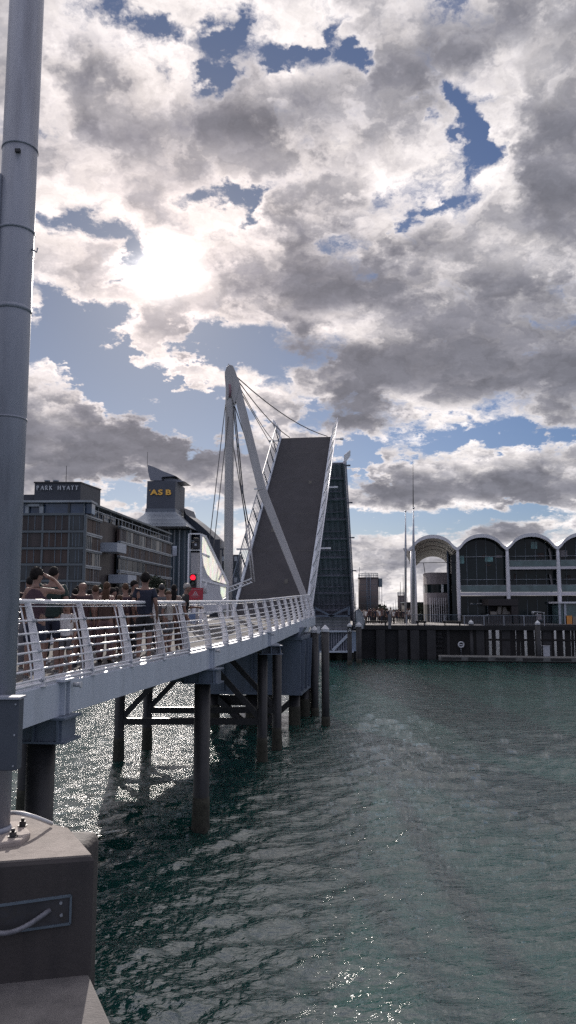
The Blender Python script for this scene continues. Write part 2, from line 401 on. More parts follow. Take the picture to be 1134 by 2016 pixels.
# ------------------------------------------------------------------ water
def build_water():
    rng = np.random.default_rng(11)
    nr, na = 1150, 720
    r0, r1 = 3.2, 150.0
    # rows follow the perspective: dense near, wide far
    s = np.linspace(0, 1, nr)
    rad = 1.0 / ((1 - s) / r0 + s / r1)
    rad = np.concatenate([rad, [400, 700, 1500, 3000, 6000]])
    ang = np.radians(np.linspace(-30, 30, na))
    ang = np.concatenate([np.radians([-178, -150, -120, -90, -70, -55, -45, -38, -34]), ang, np.radians([34, 38, 45, 55, 70, 90, 120, 150, 178])])
    A, Rr = np.meshgrid(ang, rad)
    X = Rr * np.sin(A); Y = Rr * np.cos(A)
    cell = np.gradient(rad)[:, None] * np.ones_like(A)
    Z = np.zeros_like(X); 
    K = 110
    lam = np.exp(rng.uniform(np.log(.09), np.log(1.9), K))
    th = np.radians(90 + 14 + rng.normal(0, 38, K))
    ph = rng.uniform(0, 2 * np.pi, K)
    slope = .048 * np.where(lam > 1.2, .5, 1.0)
    # wind patches make the chop uneven
    P = np.zeros_like(X)
    for k in range(7):
        t = rng.uniform(0, 6.28); L = rng.uniform(3, 14)
        P += np.sin((X * np.cos(t) + Y * np.sin(t)) * 2 * np.pi / L + rng.uniform(0, 6.28))
    patch = 1 + .14 * P
    wob = .35 * np.sin(X * .9 + 1.3 * np.sin(Y * .7)) + .25 * np.sin(Y * 1.7 - X * .6)
    for l, t, p, sl in zip(lam, th, ph, slope):
        k = 2 * np.pi / l
        ce = cell * abs(np.sin(t)) + Rr * .00146 * abs(np.cos(t)) + .001
        f = np.clip((l / ce - 2.0) / 2.0, 0, 1)
        c = np.sin(k * (X * np.cos(t) + Y * np.sin(t)) + p + wob * min(1.5, .35 / l + .4))
        # sharper crests, flat troughs
        c = 1.0 - 2.0 * np.abs(np.sqrt((c * .5 + .5).clip(0, 1)) - 0) ** 1.15 if l < 1.2 else -c
        Z += -c * (sl / k) * f * (patch if l < 2 else 1)
    edge = (np.abs(A) > np.radians(31)) | (Rr > 300)
    Z[edge] = 0
    n, m = X.shape
    me = bpy.data.meshes.new('water')
    co = np.stack([X, Y, Z], -1).reshape(-1, 3).astype(np.float32)
    i = np.arange(n - 1)[:, None] * m + np.arange(m - 1)[None]
    q = np.stack([i, i + m, i + m + 1, i + 1], -1).reshape(-1, 4)[:, ::-1].astype(np.int32)
    me.vertices.add(len(co)); me.vertices.foreach_set('co', co.ravel())
    me.loops.add(q.size); me.loops.foreach_set('vertex_index', q.ravel())
    me.polygons.add(len(q)); me.polygons.foreach_set('loop_start', np.arange(0, q.size, 4, dtype=np.int32))
    me.update(calc_edges=True)
    me.polygons.foreach_set('use_smooth', np.ones(len(q), bool))
    o = bpy.data.objects.new('water', me); col.objects.link(o)
    if me.polygons[len(q) // 2].normal.z < 0: me.flip_normals()
    m_ = bpy.data.materials.new('harbour_water'); m_.use_nodes = True
    nt = m_.node_tree; g = G(nt); b = nt.nodes['Principled BSDF']
    tc = nt.nodes.new('ShaderNodeTexCoord'); co = tc.outputs['Object']
    n1 = g.noise(co, .12, 4, .6)
    c = g.mix(g.smooth(n1, .35, .65), (.005, .032, .027), (.010, .048, .041))
    nt.links.new(c, b.inputs['Base Color'])
    b.inputs['Roughness'].default_value = .055
    b.inputs['IOR'].default_value = 2.0
    bn = nt.nodes.new('ShaderNodeBump'); bn.inputs['Strength'].default_value = 1.0; bn.inputs['Distance'].default_value = 1.0
    s1 = g.v('MULTIPLY', g.vec(g.v('DOT_PRODUCT', co, (.97, .24, 0)), g.v('DOT_PRODUCT', co, (-.24, .97, 0)), 0.0), (.55, 1.3, 1))
    hgt = g.m('MULTIPLY', g.noise(s1, 11.0, 3, .6, dist=.3), .026)
    hgt = g.m('MULTIPLY_ADD', g.noise(s1, 3.4, 3, .55, dist=.4), .06, hgt)
    hgt = g.m('MULTIPLY_ADD', g.noise(s1, 1.1, 2, .5, dist=.2), .05, hgt)
    nt.links.new(hgt, bn.inputs['Height']); nt.links.new(bn.outputs[0], b.inputs['Normal'])
    me.materials.append(m_)
    tag(o, 'dark green harbour water with choppy ripples below the bridge', kind='structure')
build_water()

# ------------------------------------------------------------------ near concrete block, pole, fender
def near_things():
    zt = 4.07
    blk = empty('mooring_block', (-1.6, 4.8, 3.0), 'concrete block with a recessed handle below the foot of the grey pole', 'concrete block')
    top = [at(185, 1688, 4.66), at(140, 1633, 5.2), at(92, 1622, 5.33), at(40, 1597, 5.62), at(-60, 1600, 5.6), at(-80, 1722, 4.36)]
    # put every corner on one level
    def on(px, py, z):
        p = at(px, py, 10.0); t = (z - EYE) / (p.z - EYE); return (p.x * t, p.y * t)
    poly = [on(185, 1688, zt), on(140, 1633, zt), on(92, 1622, zt), on(50, 1598, zt), (-2.6, 5.75), (-2.6, 4.28)]
    poly = poly[::-1]
    ctr = Vector((sum(p[0] for p in poly) / 6, sum(p[1] for p in poly) / 6))
    def inset(d): return [tuple(Vector(p) + (ctr - Vector(p)).normalized() * d) for p in poly]
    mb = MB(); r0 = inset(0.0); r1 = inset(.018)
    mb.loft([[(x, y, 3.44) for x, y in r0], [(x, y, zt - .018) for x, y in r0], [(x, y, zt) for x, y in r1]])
    mb.build('body', mat('shaded_concrete', (.044, .038, .037), .8, var=.15, scale=3, bump=.25, bscale=30, dirt=((.015, .015, .018), .7, 4), streak=True), blk)  # shade on the block's sides is put into this dark colour
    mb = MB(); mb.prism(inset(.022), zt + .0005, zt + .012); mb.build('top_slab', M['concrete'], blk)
    a = Vector(on(185, 1688, zt)); b = Vector((-2.6, 4.28)); u = (b - a).normalized(); nrm = Vector((u.y, -u.x))
    if nrm.y > 0: nrm = -nrm
    # recess plate with handle on the face towards us
    def fp(px, py, out=0.0):
        p = at(px, py, 10.0); d = Vector((p.x, p.y)) 
        # intersect ray with the face plane
        t = a.dot(nrm) / d.dot(nrm)
        z = EYE + (p.z - EYE) * t
        return Vector((d.x * t + nrm.x * out, d.y * t + nrm.y * out, z))
    mb = MB(); q = [fp(-60, 1790), fp(140, 1762), fp(138, 1817), fp(-60, 1845)]
    n3 = Vector((nrm.x, nrm.y, 0))
    mb.hexa([q[3] - n3 * .01, q[2] - n3 * .01, q[1] - n3 * .01, q[0] - n3 * .01, q[3] + n3 * .006, q[2] + n3 * .006, q[1] + n3 * .006, q[0] + n3 * .006])
    pl = mb.build('recess_plate', M['steel'] if False else mat('dull_plate', (.05, .05, .056), .5, .3, var=.2, scale=9, dirt=((.05, .045, .04), .7, 20)), blk)
    mb = MB()
    for i in range(4):
        e0, e1 = q[i], q[(i + 1) % 4]
        mb.bar(e0 + n3 * .008, e1 + n3 * .008, .012, .014, up=n3)
    mb.build('rim', M['fin'], pl)
    mb = MB(); pts = []
    for i in range(15):
        t = i / 14; th = math.pi * t
        base = fp(99 - 170 * t * 1.0, 1790 + 20 * 0 + 12 * t, 0)
        pts.append(base + n3 * (.008 + .085 * math.sin(th)) + Vector((0, 0, -.075 * math.sin(th))))
    mb.tube(pts, .014, 12)
    mb.build('handle', mat('worn_handle', (.15, .15, .17), .6, .2, var=.2, scale=20), pl)
    for (x, y) in ((121, 1800), (120, 1776)):
        mb = MB(); c = fp(x, y, .006); mb.tube([c, c + n3 * .012], .009, 6, smooth=False); mb.build('bolt', M['steel'], pl)
    # lower ledge the block stands on
    l = MB(); z2 = 3.44
    L = [on(168, 1903, z2), on(226, 2032, z2), (-.70, 3.2), (-3.2, 3.2), (-3.2, 5.6), (-1.65, 5.6)]
    l.prism(L[::-1], 1.2, z2)
    led = l.build('quay_edge', mat('quay_edge', (.13, .12, .115), .9, var=.15, scale=5, bump=.3, bscale=50, dirt=((.08, .075, .075), .6, 9)), loc=(-1.6, 4.4, 1.2), bevel=.012); tag(led, 'concrete quay edge carrying the mooring block at the lower left', 'quay edge')
    # black fender pile behind the block
    f = MB(); c1 = Vector(on(160, 1633, 4.02)); rr = .17
    c1 = Vector((-1.385, 5.12))
    pts = []
    def rsq(k, z): return [(c1.x + k * .155 * (abs(math.cos(t)) ** .38) * (1 if math.cos(t) > 0 else -1), c1.y + k * .19 * (abs(math.sin(t)) ** .38) * (1 if math.sin(t) > 0 else -1), z) for t in [2 * math.pi * (i + .5) / 36 for i in range(36)]]
    f.loft([rsq(1, -1.5), rsq(1, 3.96), rsq(.97, 4.0), rsq(.86, 4.03), rsq(.5, 4.04)], smooth=True)
    fo = f.build('fender_pile', mat('fender_timber', (.035, .03, .03), .8, var=.3, scale=6, bump=.5, bscale=25, streak=True), loc=(c1.x, c1.y, 0))
    tag(fo, 'thick squared black timber fender standing right behind the concrete block', 'pile')
    # curved white hose
    h = MB(); pts = []
    for i in range(13):
        t = i / 12
        px = -20 + 122 * t; py = 1606 - 6 * math.sin(math.pi * t) + 16 * max(0, t - .4) ** 1.3 * 1.9
        p = at(px, py, 10); zz = zt + .03 + .10 * math.sin(math.pi * min(1, t * 1.0)); k = (zz - EYE) / (p.z - EYE)
        pts.append((p.x * k, p.y * k, zz))
    h.tube(pts, .013, 10)
    ho = h.build('hose', M['cap'], loc=pts[-1]); tag(ho, 'thin white hose arching over the back of the concrete block', 'hose')
    # pole
    X, Y = -1.853, 5.0
    P = empty('pole', (X, Y, zt), 'tall pale grey steel pole bolted to the concrete block at the left edge', 'pole')
    mb = MB()
    mb.tube([(X, Y, zt + .02), (X, Y, 10.2)], [.1185, .1165], 40)
    mb.tube([(X, Y, 9.07), (X, Y, 14.0)], [.1145, .108], 40) if False else None
    mb.build('shaft', M['pole'], P)
    mb = MB(); mb.tube([(X, Y, zt), (X, Y, zt + .92)], [.158, .150], 8, smooth=False); mb.build('octagonal_sleeve', M['pole'], P) if False else None
    for z, r_, hh in ((8.62, .1215, .014), (8.02, .1225, .02), (7.46, .1225, .03), (6.72, .1215, .012)):
        mb = MB(); mb.tube([(X, Y, z), (X, Y, z + hh)], r_, 40); mb.build('band', M['pole'], P)
    # bracket box and hooks on the left upper side
    mb = MB(); mb.box((X - .135, Y - .03, 8.02), (.11, .16, .78)); bx = mb.build('side_bracket', M['pole'], P, bevel=.02)
    mb = MB()
    for dz in (0, .12): mb.tube([(X - .19, Y - .10, 7.95 - dz), (X - .19, Y - .17, 7.93 - dz), (X - .17, Y - .18, 7.99 - dz)], .008, 6)
    mb.build('hook', M['steel'], bx)
    mb = MB(); mb.tube([(X + .115, Y - .02, 7.90), (X + .15, Y - .02, 7.88), (X + .155, Y - .02, 7.91)], .006, 6); mb.build('hook', M['steel'], P)
    mb = MB(); mb.box((X + .03, Y - .1235, 8.55), (.035, .02, .022)); mb.build('keyhole_cover', M['black'], P)
    # junction box
    a0 = at(-70, 1376, 4.83); b0 = at(34, 1517, 4.83)
    mb = MB(); mb.box(((a0.x + b0.x) / 2, 4.86, (a0.z + b0.z) / 2), (b0.x - a0.x, .09, a0.z - b0.z)); jb = mb.build('junction_box', mat('box_grey', (.055, .065, .085), .45, var=.08, scale=4), P, bevel=.006)
    mb = MB(); mb.box(((a0.x + b0.x) / 2, 4.85, a0.z + .008), (b0.x - a0.x + .02, .12, .014)); mb.build('lid_edge', M['pole'], jb)
    for pz in (a0.z - .03, (a0.z + b0.z) / 2, b0.z + .03):
        mb = MB(); mb.tube([(b0.x - .02, 4.815, pz), (b0.x - .02, 4.808, pz)], .006, 8); mb.build('screw', M['steel'], jb)
    # base plate with bolts
    ca = [(X - .26, Y - .25), (X + .17, Y - .25), (X + .25, Y - .17), (X + .25, Y + .12), (X + .17, Y + .2), (X - .26, Y + .2)]
    ca = [(X - .30, Y - .17), (X + .13, Y - .26), (X + .26, Y - .19), (X + .265, Y - .03), (X + .12, Y + .22), (X - .3, Y + .22)]
    mb = MB(); mb.prism(ca, zt + .001, zt + .045); bp = mb.build('base_plate', mat('grout_plate', (.33, .28, .25), .85, var=.1, scale=9, bump=.2, bscale=70, dirt=((.16, .14, .13), .5, 15)), P, bevel=.012)
    mb = MB(); mb.tube([(X, Y, zt + .045), (X, Y, zt + .075)], [.135, .122], 40); mb.build('weld_collar', M['pole'], P)
    for (dx, dy) in ((.19, -.13), (.17, .1), (-.2, -.13)):
        mb = MB(); z = zt + .045
        mb.tube([(X + dx, Y + dy, z), (X + dx, Y + dy, z + .006)], .03, 16, smooth=False)
        mb.tube([(X + dx, Y + dy, z + .006), (X + dx, Y + dy, z + .03)], .021, 6, smooth=False)
        mb.tube([(X + dx, Y + dy, z + .03), (X + dx, Y + dy, z + .05)], .011, 10)
        mb.build('bolt', mat('bolt_dark', (.06, .055, .055), .5, .5, var=.2, scale=40), bp)
near_things()

# ------------------------------------------------------------------ fixed footbridge
EDGE = [(7.6, -3.72, 4.36), (10.2, -3.47, 4.39), (11.6, -3.36, 4.38), (15.6, -2.68, 4.39), (19.7, -1.94, 4.42), (24, -1.28, 4.46), (28.0, -.71, 4.53), (33, -.03, 4.66), (38, .70, 4.80), (43.2, 1.50, 4.93)]
def _interp(tab, y, k):
    if y <= tab[0][0]: a, b = tab[0], tab[1]
    elif y >= tab[-1][0]: a, b = tab[-2], tab[-1]
    else:
        for a, b in zip(tab, tab[1:]):
            if a[0] <= y <= b[0]: break
    t = (y - a[0]) / (b[0] - a[0]); return a[k] + (b[k] - a[k]) * t
def edge(y):
    # smoothed path
    s = [0, 0]
    for d in (-1.2, -.4, .4, 1.2):
        s[0] += _interp(EDGE, y + d, 1) / 4; s[1] += _interp(EDGE, y + d, 2) / 4
    return Vector((s[0], y, s[1]))
def tangent(y):
    t = edge(y + .3) - edge(y - .3); t.z = 0; return t.normalized()
def side(y):                                  # to the left of the walking direction
    t = tangent(y); return Vector((-t.y, t.x, 0))
WID = 5.2
def width(y): return WID if y < 33 else WID - .9 * (y - 33) / 10

BR = empty('footbridge', (-4, 25, 4), 'white curving footbridge on black piles crowded with waiting people', 'footbridge')
def strip(mb, ys, f0, f1):
    """closed band through four profile points per station: f(y)-> list of points"""
    pass
def sweep(name, m, ys, prof, parent=BR, bevel=0):
    """sweep a cross-section given as (offset to the left, height) pairs along the edge path"""
    mb = MB(); rings = []
    for y in ys:
        e = edge(y); s_ = side(y); w = width(y)
        rings.append([e + s_ * ((a if a >= 0 or True else a) if not isinstance(a, str) else w + float(a)) + Vector((0, 0, b)) for a, b in prof])
    mb.loft(rings)
    return mb.build(name, m, parent, bevel=bevel)
def stations(a, b, st=1.0):
    n = max(2, int(round((b - a) / st)) + 1); return [a + (b - a) * i / (n - 1) for i in range(n)]
JOINTS = [7.6, 11.6, 19.7, 28.0, 36.2, 43.2]
# deck boards
dk = sweep('deck', M['board'], stations(7.6, 43.2), [(.10, -.10), (.10, -.02), ('-.10', -.02), ('-.10', -.10)])
for a, b in zip(JOINTS, JOINTS[1:]):
    g_ = .015
    sweep('fascia_girder', M['girder'], stations(a + g_, b - g_, .8), [(-.02, -.47), (-.02, 0.0), (.02, .012), (.10, .012), (.10, -.03), (.03, -.03), (.03, -.44), (.16, -.44), (.16, -.47)])
    sweep('fascia_girder', M['girder'], stations(a + g_, b - g_, 1.6), [('-.03', -.47), ('-.03', -.03), ('-.10', -.03), ('-.10', .012), ('-.02', .012), ('.02', 0), ('.02', -.47)])
    # white strip along the railing foot, sunlight on the boards put into its colour
    sweep('sunlit_strip', M['paint'], stations(a + g_, b - g_, .8), [(.101, -.015), (.101, .018), (.42, .018), (.42, -.015)])
# cross beams under the deck
y = 9.0
while y < 42:
    e = edge(y); s_ = side(y); mb = MB()
    mb.bar(e + s_ * .17 + Vector((0, 0, -.24)), e + s_ * (width(y) - .04) + Vector((0, 0, -.24)), .12, .26)
    mb.build('cross_beam', M['pier'], BR); y += 2.05
# joint plates
for yj in JOINTS[1:4]:
    e = edge(yj); s_ = side(yj); t = tangent(yj)
    mb = MB()
    for dt in (-.09, .09):
        c = e + t * dt
        mb.bar(c - s_ * .035 + Vector((0, 0, -.46)), c - s_ * .035 + Vector((0, 0, .03)), .11, .03, up=t)
    mb.bar(e - s_ * .05 + t * .2 + Vector((0, 0, .035)), e - s_ * .05 + t * -.2 + Vector((0, 0, .035)), .13, .03)
    mb.build('joint_plate', M['girder'], BR)
    mb = MB(); c = e + t * .28 - s_ * .06 + Vector((0, 0, -.06)); mb.tube([c, c - s_ * .1], .035, 10); mb.tube([c - s_ * .1, c - s_ * .12], .05, 10); mb.build('lug', M['cap'], BR)

# railings
def railing(yA, yB, left=False, step=1.75):
    sg = -1 if left else 1
    def base(y):
        e = edge(y); s_ = side(y)
        return (e + s_ * width(y), -s_) if left else (e, s_)
    def pt(y, f, out=0.0):
        """point at railing height fraction f; the post leans inwards in a gentle curve"""
        b, s_ = base(y)
        lean = .05 + .26 * max(0.0, f - .12) ** 1.25
        return b + s_ * (lean + out) + Vector((0, 0, .02 + 1.16 * f))
    y0 = pt(yA, 0)
    RL = MB(); ys = stations(yA, yB, .5)
    RL.tube([pt(q, 1.0) for q in ys], .033, 12)
    hand = RL.build('railing', M['paint'], BR)
    if left: hand['label'] = 'railing on the far side of the walkway'
    n = int((yB - yA) / step * 1.02)
    # equal steps along the path
    cum = [0]; q = stations(yA, yB, .1)
    for a, b in zip(q, q[1:]): cum.append(cum[-1] + (edge(b) - edge(a)).length)
    posts = []; k = 0; d = .15
    while d < cum[-1]:
        while cum[k] < d: k += 1
        posts.append(q[k]); d += 1.79
    for y_ in posts:
        t = tangent(y_); mb = MB(); b, s_ = base(y_)
        rings = []
        for f in (0, .08, .2, .35, .5, .65, .8, .92, .985):
            c = pt(y_, f, -.01); w = (.155 - .075 * f)
            th = .016
            rings.append([c - s_ * w / 2 - t * th, c + s_ * w / 2 - t * th, c + s_ * w / 2 + t * th, c - s_ * w / 2 + t * th])
        mb.loft(rings)
        c = pt(y_, 0); mb.box((c.x, c.y, c.z - .004), (.20, .16, .016), math.atan2(t.y, t.x) - math.pi / 2)
        post = mb.build('post', M['paint'], hand)
        for f in (.07, .41, .77) if not left else ():
            mb = MB(); c = pt(y_, f, -.055); mb.tube([c - t * .06, c + t * .05], .026, 8)
            mb.build('bar_collar', M['steel'], hand)
        if not left:
            # slim end stanchion of each panel
            mb = MB(); yy = y_ - .13
            mb.tube([pt(yy, f, .045) for f in (.03, .2, .4, .6, .8, .95)], .012, 6); mb.build('stanchion', M['paint'], hand)
    for f in (.035, .085, .20, .30, .405, .51, .62, .77):
        mb = MB(); mb.tube([pt(q_, f, -.045 if f < .9 else 0) for q_ in stations(yA, yB, .6)], .0155 if f > .06 else .022, 8); mb.build('rail', M['paint'], hand)
    mb = MB()
    rings = []
    for q_ in stations(yA, yB, .6):
        c = pt(q_, .935, .02); b, s_ = base(q_); rings.append([c - s_ * .03, c + s_ * .03, c + s_ * .03 + Vector((0, 0, .012)), c - s_ * .03 + Vector((0, 0, .012))])
    mb.loft(rings); mb.build('top_strip', M['paint'], hand)
railing(8.9, 43.0)
railing(8.9, 36.0, left=True)

# piles and braces
def pile(x, y, ztop, r=.2, parent=BR, name='pile'):
    mb = MB(); mb.tube([(x, y, -3), (x, y, ztop)], r, 24); p = mb.build(name, M['pile'], parent)
    mb = MB(); rnd = random.Random(int(x * 100 + y * 7))
    rings = []
    for j in range(9):
        z = -.6 + 1.45 * j / 8; ring = []
        for k in range(24):
            th = 2 * math.pi * k / 24; rr = r + .006 + (.035 * rnd.random() if 0 < j < 8 else -.004) * (1.2 - j / 8)
            ring.append((x + rr * math.cos(th), y + rr * math.sin(th), z))
        rings.append(ring)
    mb.loft(rings, smooth=True); mb.build('marine_growth', M['pilew'], p)
    return p
def cap_block(x, y, z0, z1, w, d, rz):
    mb = MB(); mb.box((x, y, (z0 + z1) / 2), (w * .86, d * .8, z1 - z0 - .06), rz)
    mb.box((x, y, z0 + .015), (w, d, .03), rz); mb.box((x, y, z1 - .015), (w, d, .03), rz)
    ca, sa = math.cos(rz), math.sin(rz)
    for k in (-1, 0, 1):
        cx = x + k * w * .38 * ca; cy = y + k * w * .38 * sa
        mb.box((cx, cy, (z0 + z1) / 2), (.03, d * .98, z1 - z0 - .061), rz)
    return mb.build('pier_cap', M['pier'], BR)
for (yj, px) in ((11.6, 84), (19.7, 398)):
    e = edge(yj); s_ = side(yj); rz = math.atan2(s_.y, s_.x)
    pr = at(px, 1400, yj); zt = e.z - .47
    pile(pr.x, yj, zt - .34, .2)
    cap_block(pr.x, yj, zt - .36, zt - .0, .95, .62, rz)
    l = e + s_ * (WID - .35); pile(l.x, l.y, zt - .34, .2); cap_block(l.x, l.y, zt - .36, zt, .95, .62, rz)
    mb = MB(); mb.bar(Vector((pr.x, yj, zt - .18)), Vector((l.x, l.y, zt - .18)), .34, .30); mb.build('pier_beam', M['pier'], BR)
zt = edge(29.4).z - .47
A_ = at(516, 1500, 28.3); B_ = at(233, 1500, 28.3); C_ = at(545, 1475, 30.6); D_ = at(289, 1475, 30.6)
for p in (A_, B_, C_, D_): pile(p.x, p.y, zt - .3, .18)
cap_block(A_.x + .15, 29.4, zt - .32, zt, .85, 2.9, R(7))
cap_block(B_.x + .3, 29.4, zt - .32, zt, .85, 2.9, R(7))
for (l, r_, zz) in ((B_, A_, 1.41), (D_, C_, 1.50)):
    mb = MB(); mb.bar((l.x, l.y, zz), (r_.x, r_.y, zz), .2, .22); mb.build('brace', M['pile'], BR)
    mid = (l + r_) / 2
    for e_ in (l, r_):
        mb = MB(); mb.bar((e_.x, e_.y + .02, zz + .02), (mid.x + (.35 if e_ is r_ else -.35), mid.y + .02, zt - .3), .17, .19); mb.build('brace', M['pile'], BR)
mb = MB(); mid = (A_ + B_) / 2; mb.bar((B_.x, 29.4, zt - .16), (A_.x, 29.4, zt - .16), .5, .3); mb.build('pier_beam', M['pier'], BR)

# ------------------------------------------------------------------ machinery pier under the hinge
AX = Vector((.146, 1, 0)).normalized(); SX = Vector((AX.y, -AX.x, 0))     # bridge axis and its right-hand side
def pier_near():
    P = empty('bascule_pier', (-1.2, 40, 1.5), 'blue grey steel machinery box on piles below the raised leaf', 'bridge pier')
    c0 = Vector((.56, 36.3, 0)); L = 7.2; W = 4.5
    def q(a, b, z): return c0 + AX * a - SX * b + Vector((0, 0, z))
    zb, ztp = 1.42, 4.05
    mb = MB(); mb.hexa([q(0, 0, zb), q(L, 0, zb), q(L, W, zb), q(0, W, zb), q(0, 0, ztp), q(L, 0, ztp), q(L, W, ztp), q(0, W, ztp)]); mb.build('box', M['pier'], P)
    mb = MB()
    for z in (zb + .0, ztp - .12):
        h = .14
        mb.hexa([q(-.07, -.07, z), q(L + .07, -.07, z), q(L + .07, W + .07, z), q(-.07, W + .07, z), q(-.07, -.07, z + h), q(L + .07, -.07, z + h), q(L + .07, W + .07, z + h), q(-.07, W + .07, z + h)])
    mb.build('flange', M['pier'], P)
    for k in range(6):
        mb = MB(); a = .35 + k * 1.3
        mb.hexa([q(a, -.003, zb + .15), q(a + .12, -.003, zb + .15), q(a + .12, -.12, zb + .15), q(a, -.12, zb + .15), q(a, -.003, ztp - .13), q(a + .12, -.003, ztp - .13), q(a + .12, -.22, ztp - .13), q(a, -.22, ztp - .13)])
        mb.build('stiffener', M['pier'], P)
    for k in range(3):
        mb = MB(); b = .9 + k * 1.35; mb.box(tuple(q(-.05, b, (zb + ztp) / 2)), (.05, .08, ztp - zb - .3), -math.atan2(AX.x, AX.y)); mb.build('stiffener', M['pier'], P)
    # bracket rising to the deck
    mb = MB(); mb.hexa([q(.2, .1, ztp), q(1.5, .1, ztp), q(1.5, .5, ztp), q(.2, .5, ztp), q(.5, -.15, 4.5), q(1.6, -.15, 4.5), q(1.6, .5, 4.5), q(.5, .5, 4.5)]); mb.build('bracket', M['pier'], P)
    for (a, b) in ((.6, .35), (3.6, .25), (6.7, .3), (.6, 2.3), (.6, 4.2), (3.6, 3.0), (6.7, 2.6)):
        p = q(a, b, 0); pile(p.x, p.y, zb, .26, P)
    p = q(.6, .35, 0); mb = MB(); mb.bar((p.x, p.y, 1.2), tuple(q(.6, 2.3, -.5)), .26, .26); mb.build('brace', M['pile'], P)
    p = q(.6, 4.2, 0); mb = MB(); mb.bar((p.x, p.y, 1.3), tuple(q(.6, 2.3, -.4)), .3, .3); mb.build('brace', M['pile'], P)
    mb = MB(); mb.bar(tuple(q(1.2, 4.4, 1.0)), tuple(q(1.2, 1.6, 1.0)), .5, .42); mb.build('brace', M['pile'], P)
pier_near()

def guide_pile(px, Y, ytop, dia, label, sign=False, cat='guide pile'):
    t = at(px, ytop, Y); x, z = t.x, t.z; r = dia / 2
    P = empty('guide_pile', (x, Y, 0), label, cat, 'white capped guide piles')
    mb = MB(); mb.tube([(x, Y, -2.5), (x, Y, z - r * 1.3)], r, 20); mb.build('shaft', M['pile'], P)
    mb = MB(); rnd = random.Random(px); rings = []
    for j in range(6):
        ring = []
        for k in range(20):
            th = k / 20 * 2 * math.pi; rr = r + .01 + .05 * rnd.random() * (1 - j / 6); ring.append((x + rr * math.cos(th), Y + rr * math.sin(th), -.5 + .18 * j))
        rings.append(ring)
    mb.loft(rings, smooth=True); mb.build('marine_growth', M['pilew'], P)
    mb = MB(); rr = r * 1.07; mb.tube([(x, Y, z - r * 1.75), (x, Y, z - r * 1.05), (x, Y, z)], [rr, rr, .015], 20, smooth=False); mb.build('cap', M['cap'], P)
    if sign:
        mb = MB(); zz = z - r * 1.75 - .32; s_ = .22
        mb.box((x, Y - r - .02, zz), (s_ * 2, .03, s_ * 2.3)); sg = mb.build('sign_board', M['black'], P)
        mb = MB()
        for (a, b) in (((-.15, -.15), (0, .17)), ((0, .17), (.15, -.15)), ((-.15, -.15), (-.05, -.15)), ((.05, -.15), (.15, -.15)), ((-.07, -.02), (.07, -.02))):
            mb.bar((x + a[0], Y - r - .04, zz + a[1]), (x + b[0], Y - r - .04, zz + b[1]), .02, .035, up=(0, 1, 0) if False else (0, 0, 1))
        mb.build('arrow_mark', M['white'], sg)
    return P
guide_pile(640, 36.8, 1230, .37, 'black guide pile with white cone cap in open water right of the grey pier box')
g2 = guide_pile(619, 40.0, 1232, .40, 'white capped guide pile with navigation light against the pier box')
mb = MB(); p = at(627, 1240, 39.7); mb.box(tuple(p), (.14, .12, .36)); mb.build('light_box', M['cap'], g2)
mb = MB(); q = at(629, 1252, 39.7); mb.tube([q, q + Vector((.32, 0, 0)), q + Vector((.36, 0, .12))], .02, 6); mb.ball(tuple(q + Vector((.36, 0, .2))), .055, 10, 6); mb.build('lamp_arm', M['cap'], g2)
guide_pile(688, 74.0, 1226, .42, 'white capped guide pile with a small black arrow sign by the far pier', sign=True)
guide_pile(706, 76.0, 1224, .55, 'dark capped guide pile standing where the far pier meets the quay wall')
guide_pile(927, 81.0, 1220, .5, 'white capped guide pile beside the lifebuoy board on the quay front')
guide_pile(1058, 78.0, 1221, .5, 'white capped guide pile with a pale fender box on the quay front')

